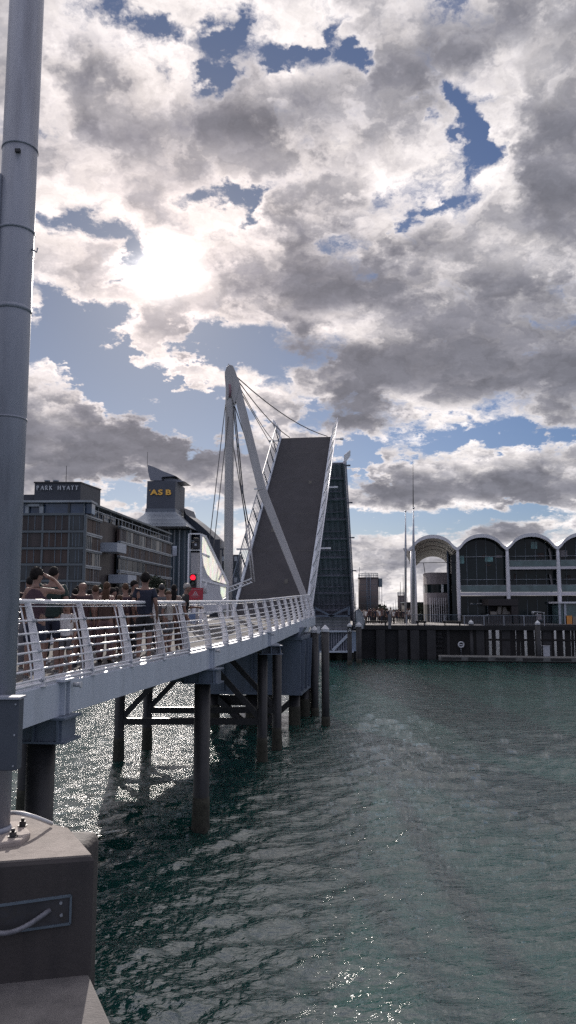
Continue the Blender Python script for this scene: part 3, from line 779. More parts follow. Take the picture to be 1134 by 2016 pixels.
# ------------------------------------------------------------------ bascule leaves
def leaf(name, pivot, axis, ang, L, W, top_m, bot_m, label, flip=False, nb=4):
    """a leaf hinged at pivot; axis is the horizontal direction from hinge to tip; local frame: l along, s across, n normal (deck side)"""
    P = empty(name, pivot, label, 'bascule leaf')
    ax = Vector(axis).normalized(); s_ = Vector((ax.y, -ax.x, 0))
    l = ax * math.cos(ang) + Vector((0, 0, math.sin(ang))); n = -ax * math.sin(ang) + Vector((0, 0, math.cos(ang)))
    pv = Vector(pivot)
    def q(a, b, c): return pv + l * a + s_ * b + n * c
    def slab(mb, a0, a1, b0, b1, c0, c1, c0b=None):
        c0b = c0 if c0b is None else c0b
        mb.hexa([q(a0, b0, c0), q(a1, b0, c0b), q(a1, b1, c0b), q(a0, b1, c0), q(a0, b0, c1), q(a1, b0, c1), q(a1, b1, c1), q(a0, b1, c1)])
        return mb
    slab(MB(), -1.2, L, -W / 2, W / 2, -.12, 0).build('deck_surface', bot_m if flip else top_m, P)
    if not flip:
        a = 2.1; jm = mat('joint_strip', (.02, .02, .022), .6)
        while a < L - 1:
            slab(MB(), a, a + .035, -W / 2 + .17, W / 2 - .17, .0005, .006).build('joint_strip', jm, P); a += 4.6
        for (a, b) in ((3.2, .5), (9.0, -1.1), (15.5, .9)):
            slab(MB(), a, a + .45, b, b + .22, .0005, .012).build('drain_cover', jm, P)
    for sg in (-1, 1):
        mb = slab(MB(), -1.6, L + .05, sg * W / 2 + (0 if sg > 0 else -.16), sg * W / 2 + (.16 if sg > 0 else 0), -.95, .14, -.38); mb.build('edge_girder', M['girder'] if not flip else bot_m, P)
    # underside: cross beams and troughs
    k = 0; a = .3
    while a < L:
        d = (.75 - .42 * a / L) if not flip else .34
        slab(MB(), a, a + .16, -W / 2 + .003, W / 2 - .003, -d, -.121).build('cross_beam', bot_m if flip else M['pier'], P); a += 2.3
    if flip:
        for b in [(-W / 2 + .35) + i * (W - .7) / 7 for i in range(8)]:
            slab(MB(), .2, L - .1, b - .13, b + .13, -.20, -.1215).build('trough_rib', bot_m, P)
        for a in [1.2 + 2.3 * i for i in range(int(L / 2.3))]:
            slab(MB(), a, a + .05, -W / 2 + .3, W / 2 - .3, -.30, -.202).build('flange_line', bot_m, P)
    # railings: lattice standing off the deck, leaning outwards
    for sg in (-1, 1):
        def r(a, f): return q(a, sg * (W / 2 + .10 + (.08 if flip else (.50 if sg > 0 else .18)) * f), .14 + 1.15 * f)
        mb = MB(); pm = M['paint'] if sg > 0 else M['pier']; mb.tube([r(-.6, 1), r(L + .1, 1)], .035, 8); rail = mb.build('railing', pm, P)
        for f in (.12, .3, .48, .66, .84):
            mb = MB(); mb.tube([r(-.5, f), r(L, f)], .014, 6); mb.build('rail', pm, rail)
        a = -.4
        while a <= L + .01:
            mb = MB(); mb.bar(r(a, 0), r(a, 1), .10, .03, up=tuple(l), w1=.06); mb.build('post', pm, rail); a += 1.75
        # pointed end plate
        mb = MB(); pts = [q(L - .2, sg * (W / 2 + .1), .14), q(L + .5, sg * (W / 2 + .1), .5), q(L + .42, sg * (W / 2 + .60), 1.55), q(L - .1, sg * (W / 2 + .58), 1.3)]
        o_ = s_ * .03; mb.hexa([p - o_ for p in pts] + [p + o_ for p in pts]); mb.build('end_plate', M['paint'], rail)
    # lamp brackets
    for i in range(nb):
        a = L * (.30 + .68 * i / (nb - 1))
        for sg in (-1, 1):
            mb = MB(); c = q(a, sg * (W / 2 + .16), .0); rch = .3 if flip else .7; mb.bar(c, c + s_ * sg * rch, .10, .10); mb.box(tuple(c + s_ * sg * (rch + .05)), (.28, .28, .12)); mb.build('lamp_bracket', M['paint'] if not flip else M['pier'], P)
    return P, q
PV1 = Vector((-1.10, 45.2, 4.85))
LF1, Q1 = leaf('bascule_leaf', PV1, AX, R(38.8), 23.3, 4.15, M['asphalt'], M['under'], 'raised near bridge leaf showing its flat dark grey road surface', nb=3)
PV2 = at(654, 1202, 82.5); PV2.z = 4.9
LF2, Q2 = leaf('bascule_leaf', PV2, -AX, R(50), 18.1, 4.3, M['asphalt'], M['under'], 'raised far bridge leaf showing its ribbed blue grey underside', flip=True, nb=4)

def pier_far():
    P = empty('bascule_pier', (PV2.x, 83, 0), 'boarded steel pier carrying the far raised leaf beside the quay', 'bridge pier')
    Y = 80.0
    def bx(x0, y0, x1, y1, d0, d1, name, m, par=P):
        a = at(x0, y1, Y); b = at(x1, y0, Y); mb = MB(); mb.box(((a.x + b.x) / 2, Y + (d0 + d1) / 2, (a.z + b.z) / 2), (b.x - a.x, d1 - d0, b.z - a.z)); return mb.build(name, m, par)
    bx(612, 1216, 690, 1242, 0, 4, 'board_panel', M['slat'])
    mb = MB()
    for k in range(4):
        a = at(614, 1218 + k * 6.5, Y); b = at(689, 1218 + k * 6.5, Y); mb.bar((a.x, Y - .03, a.z), (b.x, Y - .03, b.z), .06, .05)
    mb.build('board_panel', M['under'], P)
    bx(612, 1241, 694, 1244.5, -.3, 4.3, 'beam', M['girder'])
    bx(616, 1245, 690, 1281, .2, 4, 'corrugated_panel', M['pier'])
    for k in range(15):
        bx(618 + k * 4.8, 1245, 620 + k * 4.8, 1281, .05, .19, 'corrugation', M['under'])
    bx(614, 1281, 696, 1284.5, -.3, 4.3, 'beam', M['girder'])
    bx(691, 1243, 703, 1282, -.1, 4, 'side_plate', mat('pale_plate', (.22, .27, .35), .5, var=.08))
    a = at(655, 1280, Y - .1); b = at(689, 1246, Y - .1); mb = MB(); mb.bar(a, b, .1, .28); mb.build('brace', M['girder'], P)
    # X frame over the boards
    for (x0, y0, x1, y1) in ((619, 1196, 652, 1213), (652, 1213, 686, 1196), (617, 1213, 689, 1213), (619, 1196, 619, 1213), (687, 1194, 687, 1213)):
        a = at(x0, y0, Y - .4); b = at(x1, y1, Y - .4); mb = MB(); mb.bar(a, b, .12, .2 if x0 != x1 else .2, up=(0, 0, 1) if x0 != x1 else (1, 0, 0)); mb.build('frame_bar', M['pier'], P)
    for x in (622, 645, 668, 690):
        p = at(x, 1290, Y + 1.5); pile(p.x, Y + 1.5, at(x, 1284, Y).z, .3, P)
        pile(p.x, Y + 3.6, at(x, 1284, Y).z, .3, P)
pier_far()

# ------------------------------------------------------------------ mast with cables and the folding arm
def mast():
    P = empty('mast', (-2, 45, 4.9), 'pale leaning A shaped mast with a rounded head and steel cables', 'bridge mast')
    Y = 44.6
    tp = at(453, 727, Y); lf = at(449, 1196, Y); rf = at(604, 1184, Y)
    j = at(456, 775, Y)
    mb = MB(); mb.tube([(lf.x, Y, 4.6), (lf.x, Y, 8.5), at(452, 800, Y), at(452, 745, Y)], [.20, .27, .26, .22], 20); mb.build('leg', M['mast'], P)
    mb = MB(); d = (at(461, 740, Y) - rf); e0 = rf - d.normalized() * .6
    mb.bar(e0, e0 + d * .5, .34, .30, up=(0, 1, 0)); mb.f.pop(1); mb.sm.pop(); mb.bar(e0 + d * .5, at(462, 742, Y), .46, .4, up=(0, 1, 0), w1=.42, h1=.4) if False else None
    mb = MB(); mb.bar(e0, at(516, 965, Y), .34, .36, up=(0, 1, 0), w1=.50, h1=.46); mb.bar(at(516, 965, Y), at(462, 748, Y), .50, .46, up=(0, 1, 0), w1=.5, h1=.42); mb.build('leg', M['mast'], P, bevel=.03)
    # head
    mb = MB(); pr = [at(x, y, Y) for x, y in ((443, 745), (443, 735), (447, 724), (452, 720), (459, 722), (464, 733), (473, 760), (462, 800), (456, 782), (447, 790))]
    mb.add([p + Vector((0, -.26, 0)) for p in pr] + [p + Vector((0, .26, 0)) for p in pr], [tuple(range(10)), tuple(reversed(range(10, 20)))] + [((i + 1) % 10, i, 10 + i, 10 + (i + 1) % 10) for i in range(10)])
    mb.build('head', M['mast'], P, bevel=.03)
    mb = MB(); a = at(452, 757, Y - .28); b = at(452, 782, Y - .28); mb.tube([a, (a + b) / 2 + Vector((.05, -.03, 0)), b], .07, 8); mb.build('sheave_guard', mat('mauve_part', (.22, .12, .15), .5), P)
    mb = MB(); mb.tube([at(450, 722, Y), at(450, 716, Y)], .03, 6); mb.build('spike', M['mast'], P)
    # collars at the feet
    for f in (lf, rf):
        mb = MB(); mb.box((f.x, Y, 4.72), (.8, .8, .18)); mb.build('foot_plate', M['mast'], P)
    def cab(p0, p1, r=.022, sag=.0):
        pts = [p0.lerp(p1, t / 8) + Vector((0, 0, -sag * 4 * (t / 8) * (1 - t / 8))) for t in range(9)]
        mb = MB(); mb.tube(pts, r, 6); mb.build('cable', M['cable'], P)
    W = 4.15
    cab(at(467, 743, Y), Q1(23.2, W / 2 - .3, .1), .034, .5)
    cab(at(469, 750, Y), Q1(23.2, -W / 2 + .7, .1), .034, .35)
    cab(at(470, 758, Y), Q1(21.5, -W / 2 - .1, .2), .028, .3)
    cab(at(470, 765, Y), Q1(20.5, -W / 2 - .15, .1), .028)
    cab(at(462, 800, Y), Q1(15.8, -W / 2 - .7, 0), .030)
    cab(at(457, 865, Y), Q1(9.8, -W / 2 - .8, 0), .026)
    cab(at(444, 795, Y), at(409, 1095, Y - 5), .024); cab(at(451, 808, Y), at(417, 1110, Y - 5), .024)
    # paired link rods running down to the arm
    e = at(496, 1143, Y - .9); k = at(484, 1030, Y - .4)
    for dx in (0, 5):
        a = at(459 + dx * .5, 800, Y - .1); k1 = k + Vector((dx * .028, 0, 0))
        mb = MB(); mb.tube([a, at(468 + dx * .6, 890, Y - .2), at(476 + dx * .6, 975, Y - .3), k1], .035 if dx else .03, 8); mb.build('link_rod', M['cable'], P)
        mb = MB(); mb.tube([k1, e + Vector((dx * .03, 0, -.1 * dx / 5))], .045, 8); mb.build('link_rod', M['mast'], P)
    for (x, y) in ((468, 880), (477, 972), (485, 1062)):
        c = at(x, y, Y - .25); mb = MB(); mb.tube([c, c + Vector((0, 0, .5))], .06, 8); mb.build('turnbuckle', M['steel'], P)
    a0 = at(450, 1161, Y - .4)
    mb = MB()
    mb.bar(a0 + Vector((0, 0, .12)), e + Vector((0, 0, .12)), .16, .06); mb.bar(a0 - Vector((0, 0, .14)), e - Vector((0, 0, .1)), .16, .06)
    for t in range(7):
        p0 = a0.lerp(e, t / 7); p1 = a0.lerp(e, (t + 1) / 7); mb.bar(p0 + Vector((0, 0, .1)), p1 - Vector((0, 0, .1)), .03, .03)
    mb.box(tuple((a0 + e) / 2), (.01, .01, .01))
    mb.build('folding_arm', M['paint'], P)
mast()

# ------------------------------------------------------------------ wind screen, traffic light and sign at the closed gate
def gate_screen():
    Y0, Y1 = 34.0, 36.2
    P = empty('gate_screen', (-4.0, 36, 4.7), 'translucent white screen sloping down from a framed post to the mast', 'screen')
    zd = 4.7
    def f(px, py, y): return at(px, py, y)
    # post frame
    xl, xr = at(371, 1100, Y0).x, at(395, 1100, Y0).x
    zt = at(380, 1051, Y0).z; zm = at(380, 1083, Y0).z
    mb = MB()
    for x in (xl, xr): mb.box((x, Y0, (zd + zt) / 2), (.06, .08, zt - zd))
    for z in (zt, zm): mb.box(((xl + xr) / 2, Y0, z), (xr - xl - .061, .078, .055))
    mb.build('post_frame', M['paint'], P)
    mb = MB(); mb.box(((xl + xr) / 2 + .02, Y0 + .1, (zd + zm) / 2 - .05), (xr - xl - .17, .05, zm - zd - .12)); mb.build('post_panel', mat('post_panel', (.36, .35, .36), .5, var=.06, scale=1), P)
    mb = MB(); x = at(386, 1070, Y0).x
    mb.box((x - .01, Y0 - .03, zm + .19), (.30, .24, .30)); mb.box((x + .02, Y0 - .03, zm + .44), (.22, .22, .18)); hn = mb.build('siren', M['black'], P, bevel=.02)
    mb = MB(); mb.box((x, Y0 - .16, zm + .22), (.09, .02, .1)); mb.build('siren_face', M['steel'], hn)
    # screen frame running back to the mast
    c = [f(396, 1052, Y0), f(404, 1056, 34.35), f(448, 1148, Y1), f(448, 1192, Y1), f(396, 1200, Y0)]
    c[3].z = 4.9; c[4].z = 4.75
    mb = MB()
    for a, b, w in ((c[0], c[1], .07), (c[1], c[2], .13), (c[2], c[3], .10), (f(397, 1142, Y0), f(446, 1154, Y1), .10), (f(397, 1090, Y0), f(412, 1096, 34.7), .07), (c[0], c[4], .08), (f(430, 1142, 35.4), f(436, 1128, 35.6), .06)):
        mb.bar(a, b, .07, w)
    mb.build('screen_frame', M['paint'], P)
    # clear upper pane: curved lower edge
    def plate(pts, name, m, th=.02):
        pts = [Vector(p) for p in pts]; n_ = (pts[1] - pts[0]).cross(pts[-1] - pts[0]).normalized() * th / 2; k = len(pts)
        mb = MB(); mb.add([p - n_ for p in pts] + [p + n_ for p in pts], [tuple(range(k)), tuple(reversed(range(k, 2 * k)))] + [((i + 1) % k, i, k + i, k + (i + 1) % k) for i in range(k)])
        return mb.build(name, m, P)
    def s(px, py):
        t = (px - 396) / 52; return f(px, py, Y0 + (Y1 - Y0) * t)
    gm = bpy.data.materials.new('streaky_film'); gm.use_nodes = True; nt = gm.node_tree; g = G(nt); nt.nodes.clear()
    out = nt.nodes.new('ShaderNodeOutputMaterial'); tr = nt.nodes.new('ShaderNodeBsdfTranslucent'); di = nt.nodes.new('ShaderNodeBsdfDiffuse'); tp = nt.nodes.new('ShaderNodeBsdfTransparent')
    tc = nt.nodes.new('ShaderNodeTexCoord'); co = g.v('MULTIPLY', tc.outputs['Object'], (3.2, 2.2, .7))
    n = g.noise(co, 2.4, 5, .7, out='Color'); nf = g.noise(co, 3.5, 4, .7)
    cc = g.mix(.65, g.mix(1.0, n, (1.7, 1.7, 1.7), 'MULTIPLY'), (1.0, 1.0, .92)); nt.links.new(cc, tr.inputs[0]); di.inputs[0].default_value = (.5, .5, .48, 1)
    mx = nt.nodes.new('ShaderNodeMixShader'); mx.inputs[0].default_value = .88; nt.links.new(di.outputs[0], mx.inputs[1]); nt.links.new(tr.outputs[0], mx.inputs[2])
    m2 = nt.nodes.new('ShaderNodeMixShader'); nt.links.new(g.smooth(nf, .3, .75, .0, .35), m2.inputs[0]); nt.links.new(mx.outputs[0], m2.inputs[1]); nt.links.new(tp.outputs[0], m2.inputs[2]); nt.links.new(m2.outputs[0], out.inputs[0])
    plate([s(397, 1090), s(398, 1056), s(403, 1058), s(415, 1082), s(428, 1108), s(441, 1134), s(445, 1145), s(445, 1150), s(430, 1146), s(418, 1142), s(408, 1130), s(401, 1112)], 'film_pane', gm)
    plate([s(434, 1152), s(444.5, 1156), s(444, 1174), s(438, 1178), s(434.5, 1168)], 'film_pane', gm)
    sg = mat('screen_panel', (.42, .43, .47), .45, var=.06, scale=1)
    plate([s(397.5, 1091), s(400.5, 1113), s(407.5, 1131), s(417, 1143), s(433, 1152), s(434, 1170), s(438, 1180), s(445, 1176), s(445.5, 1198), s(397.5, 1215)], 'solid_panel', sg)
    mb = MB(); b = at(403, 1160, Y0 - .3); mb.tube([(b.x, Y0 - .3, b.z - .2), (b.x, Y0 - .3, b.z + .15), (b.x + .08, Y0 - .3, b.z + .3)], [.10, .08, .02], 10); mb.build('wrapped_fitting', M['cap'], P)
    # traffic light
    T = empty('traffic_light', tuple(at(381, 1200, 33.4)), 'black two lamp traffic light glowing red above the red notice', 'traffic light')
    c = at(380.5, 1138, 33.4); d = at(380.5, 1149, 33.4); Yl = 33.4
    mb = MB(); mb.box((c.x + .01, Yl, (c.z + d.z) / 2), (.27, .20, .60)); hs = mb.build('housing', M['black'], T, bevel=.02)
    for (p, m, nm) in ((c, M['redlamp'], 'red_lens'), (d, M['gel'], 'green_lens')):
        mb = MB(); p = p + Vector((0, 0, .02)); mb.tube([(p.x, Yl - .10, p.z), (p.x, Yl - .135, p.z), (p.x, Yl - .145, p.z)], [.112, .105, .06], 20); mb.build(nm, m, hs)
        mb = MB(); rings = []
        for y_ in (Yl - .10, Yl - .27):
            rings.append([(p.x + rr * math.cos(th), y_, p.z + rr * math.sin(th)) for rr, ths in ((.135, [math.pi * (-.05 + 1.1 * k / 12) for k in range(13)]), (.122, [math.pi * (1.05 - 1.1 * k / 12) for k in range(13)])) for th in ths])
        mb.loft(rings); mb.build('visor', M['black'], hs)
    mb = MB(); mb.box((c.x + .01, Yl + .14, 5.6), (.09, .09, 1.7)); mb.build('stand', M['paint'], T)
    # notice
    S = empty('notice_board', tuple(at(386, 1210, 33.2)), 'dark red notice board with a white emblem below the traffic light', 'sign')
    a = at(367, 1181, 33.1); b = at(400, 1157.5, 33.1)
    mb = MB(); mb.box(((a.x + b.x) / 2, 33.1, (a.z + b.z) / 2), (b.x - a.x, .03, b.z - a.z)); bd = mb.build('board', M['red'], S, bevel=.004)
    cx, cz = (a.x + b.x) / 2 + .03, (a.z + b.z) / 2 + .01; y_ = 33.078
    mb = MB(); pm = mat('faded_print', (.42, .25, .27), .6)
    for dz, x0, x1 in ((.17, -.30, -.10), (.175, -.08, .10), (.172, .12, .28), (-.095, -.2, -.06), (-.10, -.03, .2), (-.15, -.12, .1)):
        mb.box((cx + (x0 + x1) / 2, y_, cz + dz), (x1 - x0, .006, .013))
    mb.build('print_line', pm, bd)
    mb = MB()
    for (p0, p1) in (((-.085, -.045), (-.02, .085)), ((-.02, .085), (.02, .085)), ((.02, .085), (.085, -.045)), ((-.11, -.055), (.11, -.055)), ((-.04, .01), (.04, .01))):
        mb.bar((cx + p0[0], y_, cz + p0[1]), (cx + p1[0], y_, cz + p1[1]), .006, .022)
    mb.build('emblem', mat('emblem_print', (.55, .45, .47), .6), bd)
    mb = MB(); mb.box(((a.x + b.x) / 2, 33.16, 5.35), (.07, .07, 1.25)); mb.build('stand', M['paint'], S)
    mb = MB(); p = at(376, 1215, 33.05); mb.box((p.x + .05, 33.06, 5.02), (.28, .02, .42)); mb.build('small_notice', mat('blue_print', (.12, .17, .28), .6), S)
gate_screen()

# ------------------------------------------------------------------ right quay
QZ = 3.48
BV = Vector((math.cos(R(10.5)), -math.sin(R(10.5)), 0))      # along the quay front, to the right
AV = Vector((math.sin(R(10.5)), math.cos(R(10.5)), 0))       # away from us
QO = Vector((7.3, 83.0, 0))
def qp(b, a, z=0.0): return QO + BV * b + AV * a + Vector((0, 0, z))
QROT = -R(10.5)
def qbox(mb, b0, b1, a0, a1, z0, z1):
    return mb.hexa([qp(b0, a0, z0), qp(b1, a0, z0), qp(b1, a1, z0), qp(b0, a1, z0), qp(b0, a0, z1), qp(b1, a0, z1), qp(b1, a1, z1), qp(b0, a1, z1)])
def bpx(px, a=0.0):
    """distance along the quay of the point seen at this column"""
    k = (px - 567) / (F * .9975); o = QO + AV * a
    return (k * o.y - o.x) / (BV.x - k * BV.y)
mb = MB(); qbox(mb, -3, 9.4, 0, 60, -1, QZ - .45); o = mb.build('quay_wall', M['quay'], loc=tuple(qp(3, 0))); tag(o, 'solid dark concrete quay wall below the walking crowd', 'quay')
mb = MB(); qbox(mb, -3.2, bpx(948), -.25, 60, QZ - .45, QZ); qbox(mb, bpx(948) + .001, 60, -.25, .55, QZ - .45, QZ); qbox(mb, bpx(948) + .001, 60, 6.2, 60, QZ - .45, QZ); o = mb.build('quay_deck', M['quay'], loc=tuple(qp(20, 0))); tag(o, kind='structure')  # slot left open in the deck to let sky light onto the pale panel
mb = MB(); qbox(mb, -3.2, bpx(948), .6, 60, QZ + .001, QZ + .02); qbox(mb, bpx(948) + .001, 60, 6.3, 60, QZ + .001, QZ + .02); o = mb.build('quay_paving', M['quaytop'], loc=tuple(qp(20, 10))); tag(o, kind='structure')
W_ = empty('wharf', tuple(qp(20, 0)), 'open timber and concrete wharf front with daylight showing between its piles', 'wharf')
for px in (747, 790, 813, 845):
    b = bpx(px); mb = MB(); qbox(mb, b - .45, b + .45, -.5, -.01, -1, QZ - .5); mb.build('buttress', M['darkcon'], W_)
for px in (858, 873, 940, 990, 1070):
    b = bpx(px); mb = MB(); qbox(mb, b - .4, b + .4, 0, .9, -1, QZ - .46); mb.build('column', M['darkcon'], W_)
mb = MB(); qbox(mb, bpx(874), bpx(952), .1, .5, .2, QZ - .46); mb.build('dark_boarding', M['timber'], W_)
rnd = random.Random(5)
b = bpx(953)
k = 0
while b < bpx(1260) and k < 95:
    w = rnd.uniform(.16, .42); mb = MB()
    p0 = qp(b, .12, -1); p1 = qp(b + rnd.uniform(-.05, .05), .12, QZ - .46)
    mb.bar(p0, p1, w, .22, up=tuple(AV)); mb.build('timber_post', M['timber'], W_)
    b += w + rnd.choice((.03, .06, .10, .18, .26, .34)) ; k += 1
mb = MB(); qbox(mb, bpx(953), bpx(1240), -.02, .08, 1.95, 2.15); mb.build('waling', M['timber'], W_)
for i in range(0):
    for a in ():
        b = bpx(900) + i * 3.1; p = qp(b, a); mb = MB(); mb.tube([(p.x, p.y, -1), (p.x, p.y, QZ - .46)], .22, 10); mb.build('rear_pile', M['timber'], W_)
# pale panel added for lit water, and a moored hull, behind the piles
mb = MB(); qbox(mb, bpx(948), 60, 6.21, 6.6, -.6, QZ - .46); o = mb.build('lit_water_panel', mat('lit_water_pale', (.75, .75, .72), .8, var=.2, scale=1.4), loc=tuple(qp(20, 15))); tag(o, 'pale panel added for the lit water seen between the dark wharf timbers', 'wall')
# lifebuoy
p = qp(bpx(902), -.02, 0); z = at(902, 1269, p.y).z
LB = empty('lifebuoy', (p.x, p.y, .6), 'round white lifebuoy on a thin stand before the dark boarding', 'lifebuoy')
mb = MB(); mb.tube([(p.x + .27 * math.cos(t), p.y - .1, z + .27 * math.sin(t)) for t in [2 * math.pi * i / 24 for i in range(25)]], .075, 10, caps=False); mb.build('ring', M['cap'], LB)
mb = MB(); mb.box((p.x, p.y - .08, z), (.3, .04, .1)); mb.build('centre_band', M['cap'], LB)
mb = MB(); mb.tube([(p.x, p.y - .02, .45), (p.x, p.y - .02, z)], .03, 6); mb.build('stand', M['steel'], LB)
# pontoon
PT = empty('pontoon', tuple(qp(18, -2)), 'long low grey floating pontoon moored along the wharf', 'pontoon')
mb = MB(); b0 = bpx(858, -2.2); qbox(mb, b0, 60, -3.4, -1.0, .12, .52); mb.build('deck', mat('pontoon_deck', (.13, .13, .125), .85, var=.2, scale=1.2, dirt=((.05, .05, .05), .6, 2)), PT)
mb = MB(); qbox(mb, b0 + .05, 60, -3.3, -1.1, -.4, .119); mb.build('float', M['timber'], PT)
for i in range(12):
    mb = MB(); bb = b0 + .3 + 2.6 * i; qbox(mb, bb, bb + 1.9, -3.47, -3.401, .22, .44); mb.build('fender_strip', M['rubber'], PT)
p = qp(bpx(1067, -1.6), -1.6, 0); a = at(1067, 1272, p.y); c = at(1067, 1292, p.y)
mb = MB(); mb.box((p.x, p.y, (a.z + .53) / 2), (.62, .5, a.z - .53), QROT); mb.box((p.x, p.y, a.z + .02), (.7, .58, .05), QROT)
o = mb.build('service_box', mat('pale_box', (.36, .37, .40), .5), loc=(p.x, p.y, .53)); tag(o, 'pale upright service box standing on the pontoon', 'service box')
p = at(861, 1252, 84.5); mb = MB(); mb.hexa([Vector((p.x + x, p.y + y, p.z + z)) for x, y, z in ((-.9, 0, -.5), (.9, 0, -.5), (.9, 3, -.5), (-.9, 3, -.5), (-1.3, 0, .45), (1.3, 0, .45), (1.3, 4, .45), (-1.3, 4, .45))])
o = mb.build('moored_boat', M['cap'], loc=tuple(p)); tag(o, 'pale boat stern just visible in the gap under the quay', 'boat')
# quay edge rail of thin bars
def thin_fence(b0, b1, a, h, label, step=.16):
    P = empty('edge_railing', tuple(qp(b0, a, QZ)), label, 'railing')
    mb = MB(); mb.tube([qp(b0, a, QZ + h), qp(b1, a, QZ + h)], .03, 6); mb.build('top_rail', M['fin'], P)
    mb = MB(); b = b0
    while b < b1: mb.tube([qp(b, a, QZ), qp(b, a, QZ + h)], .011, 4, caps=False); b += step
    mb.build('balusters', M['fin'], P)
    b = b0
    while b <= b1: 
        mb = MB(); p = qp(b, a, QZ + h / 2); mb.box(tuple(p), (.06, .06, h), QROT); mb.build('post', M['steel'], P); b += 2.0
thin_fence(bpx(797), bpx(905), .4, 1.1, 'thin barred railing on the quay edge beside the white column')
thin_fence(bpx(910), bpx(1100), .3, 1.05, 'thin barred railing on the quay in front of the wave roofed hall')
B0 = qp(bpx(700), -.1)
for (x0, x1, a, label) in ((712, 760, -.1, 'long low timber bench on the quay edge below the strolling crowd'), (815, 836, .2, 'short dark bench block beside the white column base'), (868, 905, .2, 'long dark bench block in front of the grey annex')):
    mb = MB(); qbox(mb, bpx(x0), bpx(x1), a, a + .6, QZ + .25, QZ + .45); P = empty('bench', tuple(qp(bpx(x0), a, QZ)), label, 'bench'); mb.build('seat', M['timber'], P)
    for q_ in (x0 + 3, x1 - 5):
        mb = MB(); qbox(mb, bpx(q_), bpx(q_) + .12, a + .05, a + .55, QZ, QZ + .249); mb.build('leg', M['timber'], P)
p = qp(bpx(765), -.32); a = at(765, 1209, p.y); c = at(765, 1238, p.y); mb = MB(); mb.box((p.x, p.y, (a.z + c.z) / 2), (.32, .12, a.z - c.z), QROT); o = mb.build('quay_post', mat('post_grey', (.13, .13, .14), .6), loc=tuple(p)); tag(o, 'grey upright board standing at the quay edge in the crowd', 'post')
# white hooped barrier at the end of the far pier
HB = empty('barrier', tuple(at(708, 1235, 79)), 'pale leaning mesh barrier between the far pier and the crowd', 'barrier')
pr = [(701, 1238), (702, 1203), (706, 1199), (712, 1206), (717, 1222), (716, 1238)]
mb = MB(); P3 = [at(x, y, 79) for x, y in pr]; k = len(P3)
mb.add([p for p in P3] + [p + Vector((0, 2.2, 0)) for p in P3], [tuple(range(k)), tuple(reversed(range(k, 2 * k)))] + [((i + 1) % k, i, k + i, k + (i + 1) % k) for i in range(k)])
mb.build('mesh_panel', mat('barrier_mesh', (.32, .33, .35), .6, var=.3, scale=6), HB)
mb = MB(); mb.tube([p + Vector((0, -.03, 0)) for p in P3], .05, 6); mb.build('tube_frame', M['steel'], HB)

# ------------------------------------------------------------------ hall with the wave roof
HO = Vector((14.4, 92.0, 0)); BAY = 5.65
def hp(b, a, z=0.0): return HO + BV * b + AV * a + Vector((0, 0, z))
def hbox(mb, b0, b1, a0, a1, z0, z1):
    return mb.hexa([hp(b0, a0, z0), hp(b1, a0, z0), hp(b1, a1, z0), hp(b0, a1, z0), hp(b0, a0, z1), hp(b1, a0, z1), hp(b1, a1, z1), hp(b0, a1, z1)])
H = empty('events_hall', tuple(hp(20, 15, QZ)), 'glass hall under a row of grey wave shaped roof vaults', 'hall')
ZV, ZA = 12.35, 1.55
def wave(t):
    """profile of one bay: small lip, then a broad arch"""
    s = 2 * min(t, 1 - t); q = min(1, s / .34); return ZV - .05 + ZA * (1 - (1 - s) ** 2.2) * (.42 + .58 * q * q * (3 - 2 * q))
NB = 7
for i in range(NB):
    L = 38 if i == 0 else 40
    N = 22; rings = []; und = []
    ts = [k / N for k in range(N + 1)]
    def ring(a, dz=0.0):
        th = .16
        up_ = [hp((i + t) * BAY - (0 if k else 0), a, wave(t) + dz) for k, t in enumerate(ts)]
        dn = [hp((i + t) * BAY, a, wave(t) - th + dz) for t in ts]
        return up_ + dn[::-1]
    mb = MB(); mb.loft([ring(0), ring(9), ring(19), ring(29), ring(L)], smooth=False); rf = mb.build('roof', M['roofw'], H)
    mb = MB()
    up_ = [[hp((i + t) * BAY, a, wave(t) + dz) for t in ts] for a, dz in ((-.12, .06), (.05, .06))]; dn = [[hp((i + t) * BAY, a, wave(t) - .36) for t in ts] for a in (-.12, .05)]
    mb.loft([up_[0] + dn[0][::-1], up_[1] + dn[1][::-1]]); mb.build('roof_edge', M['roofe'], rf)
    for a in (7, 14, 21) if i == 0 else ():
        mb = MB(); mb.loft([[hp((i + t) * BAY, a + da, wave(t) - .16 - dz_) for da, dz_ in ((0, 0), (.1, 0), (.1, .1), (0, .1))] for t in ts])
        mb.build('rib', M['roofe'], rf)
# side flap at the open left end
mb = MB(); mb.loft([[hp(-.65, a, ZV + .05), hp(0, a, ZV - .12), hp(0, a, ZV - .3), hp(-.65, a, ZV - .12)] for a in (0, 12, 30)]); mb.build('roof_side_flap', M['roofe'], H)
# spindle columns
def spindle(b, a, z0, z1, r, name='column', m=None):
    p = hp(b, a); mb = MB(); pts = []; rr = []
    for k in range(9):
        t = k / 8; pts.append((p.x, p.y, z0 + (z1 - z0) * t)); rr.append(r * (.45 + .55 * math.sin(math.pi * (.12 + .80 * (1 - t))) ** .8))
    mb.tube(pts, rr, 14); return mb.build(name, m or M['roofe'], H)
for i in range(1, NB + 1): spindle(i * BAY + .05, .1, QZ, ZV - .2, .24)
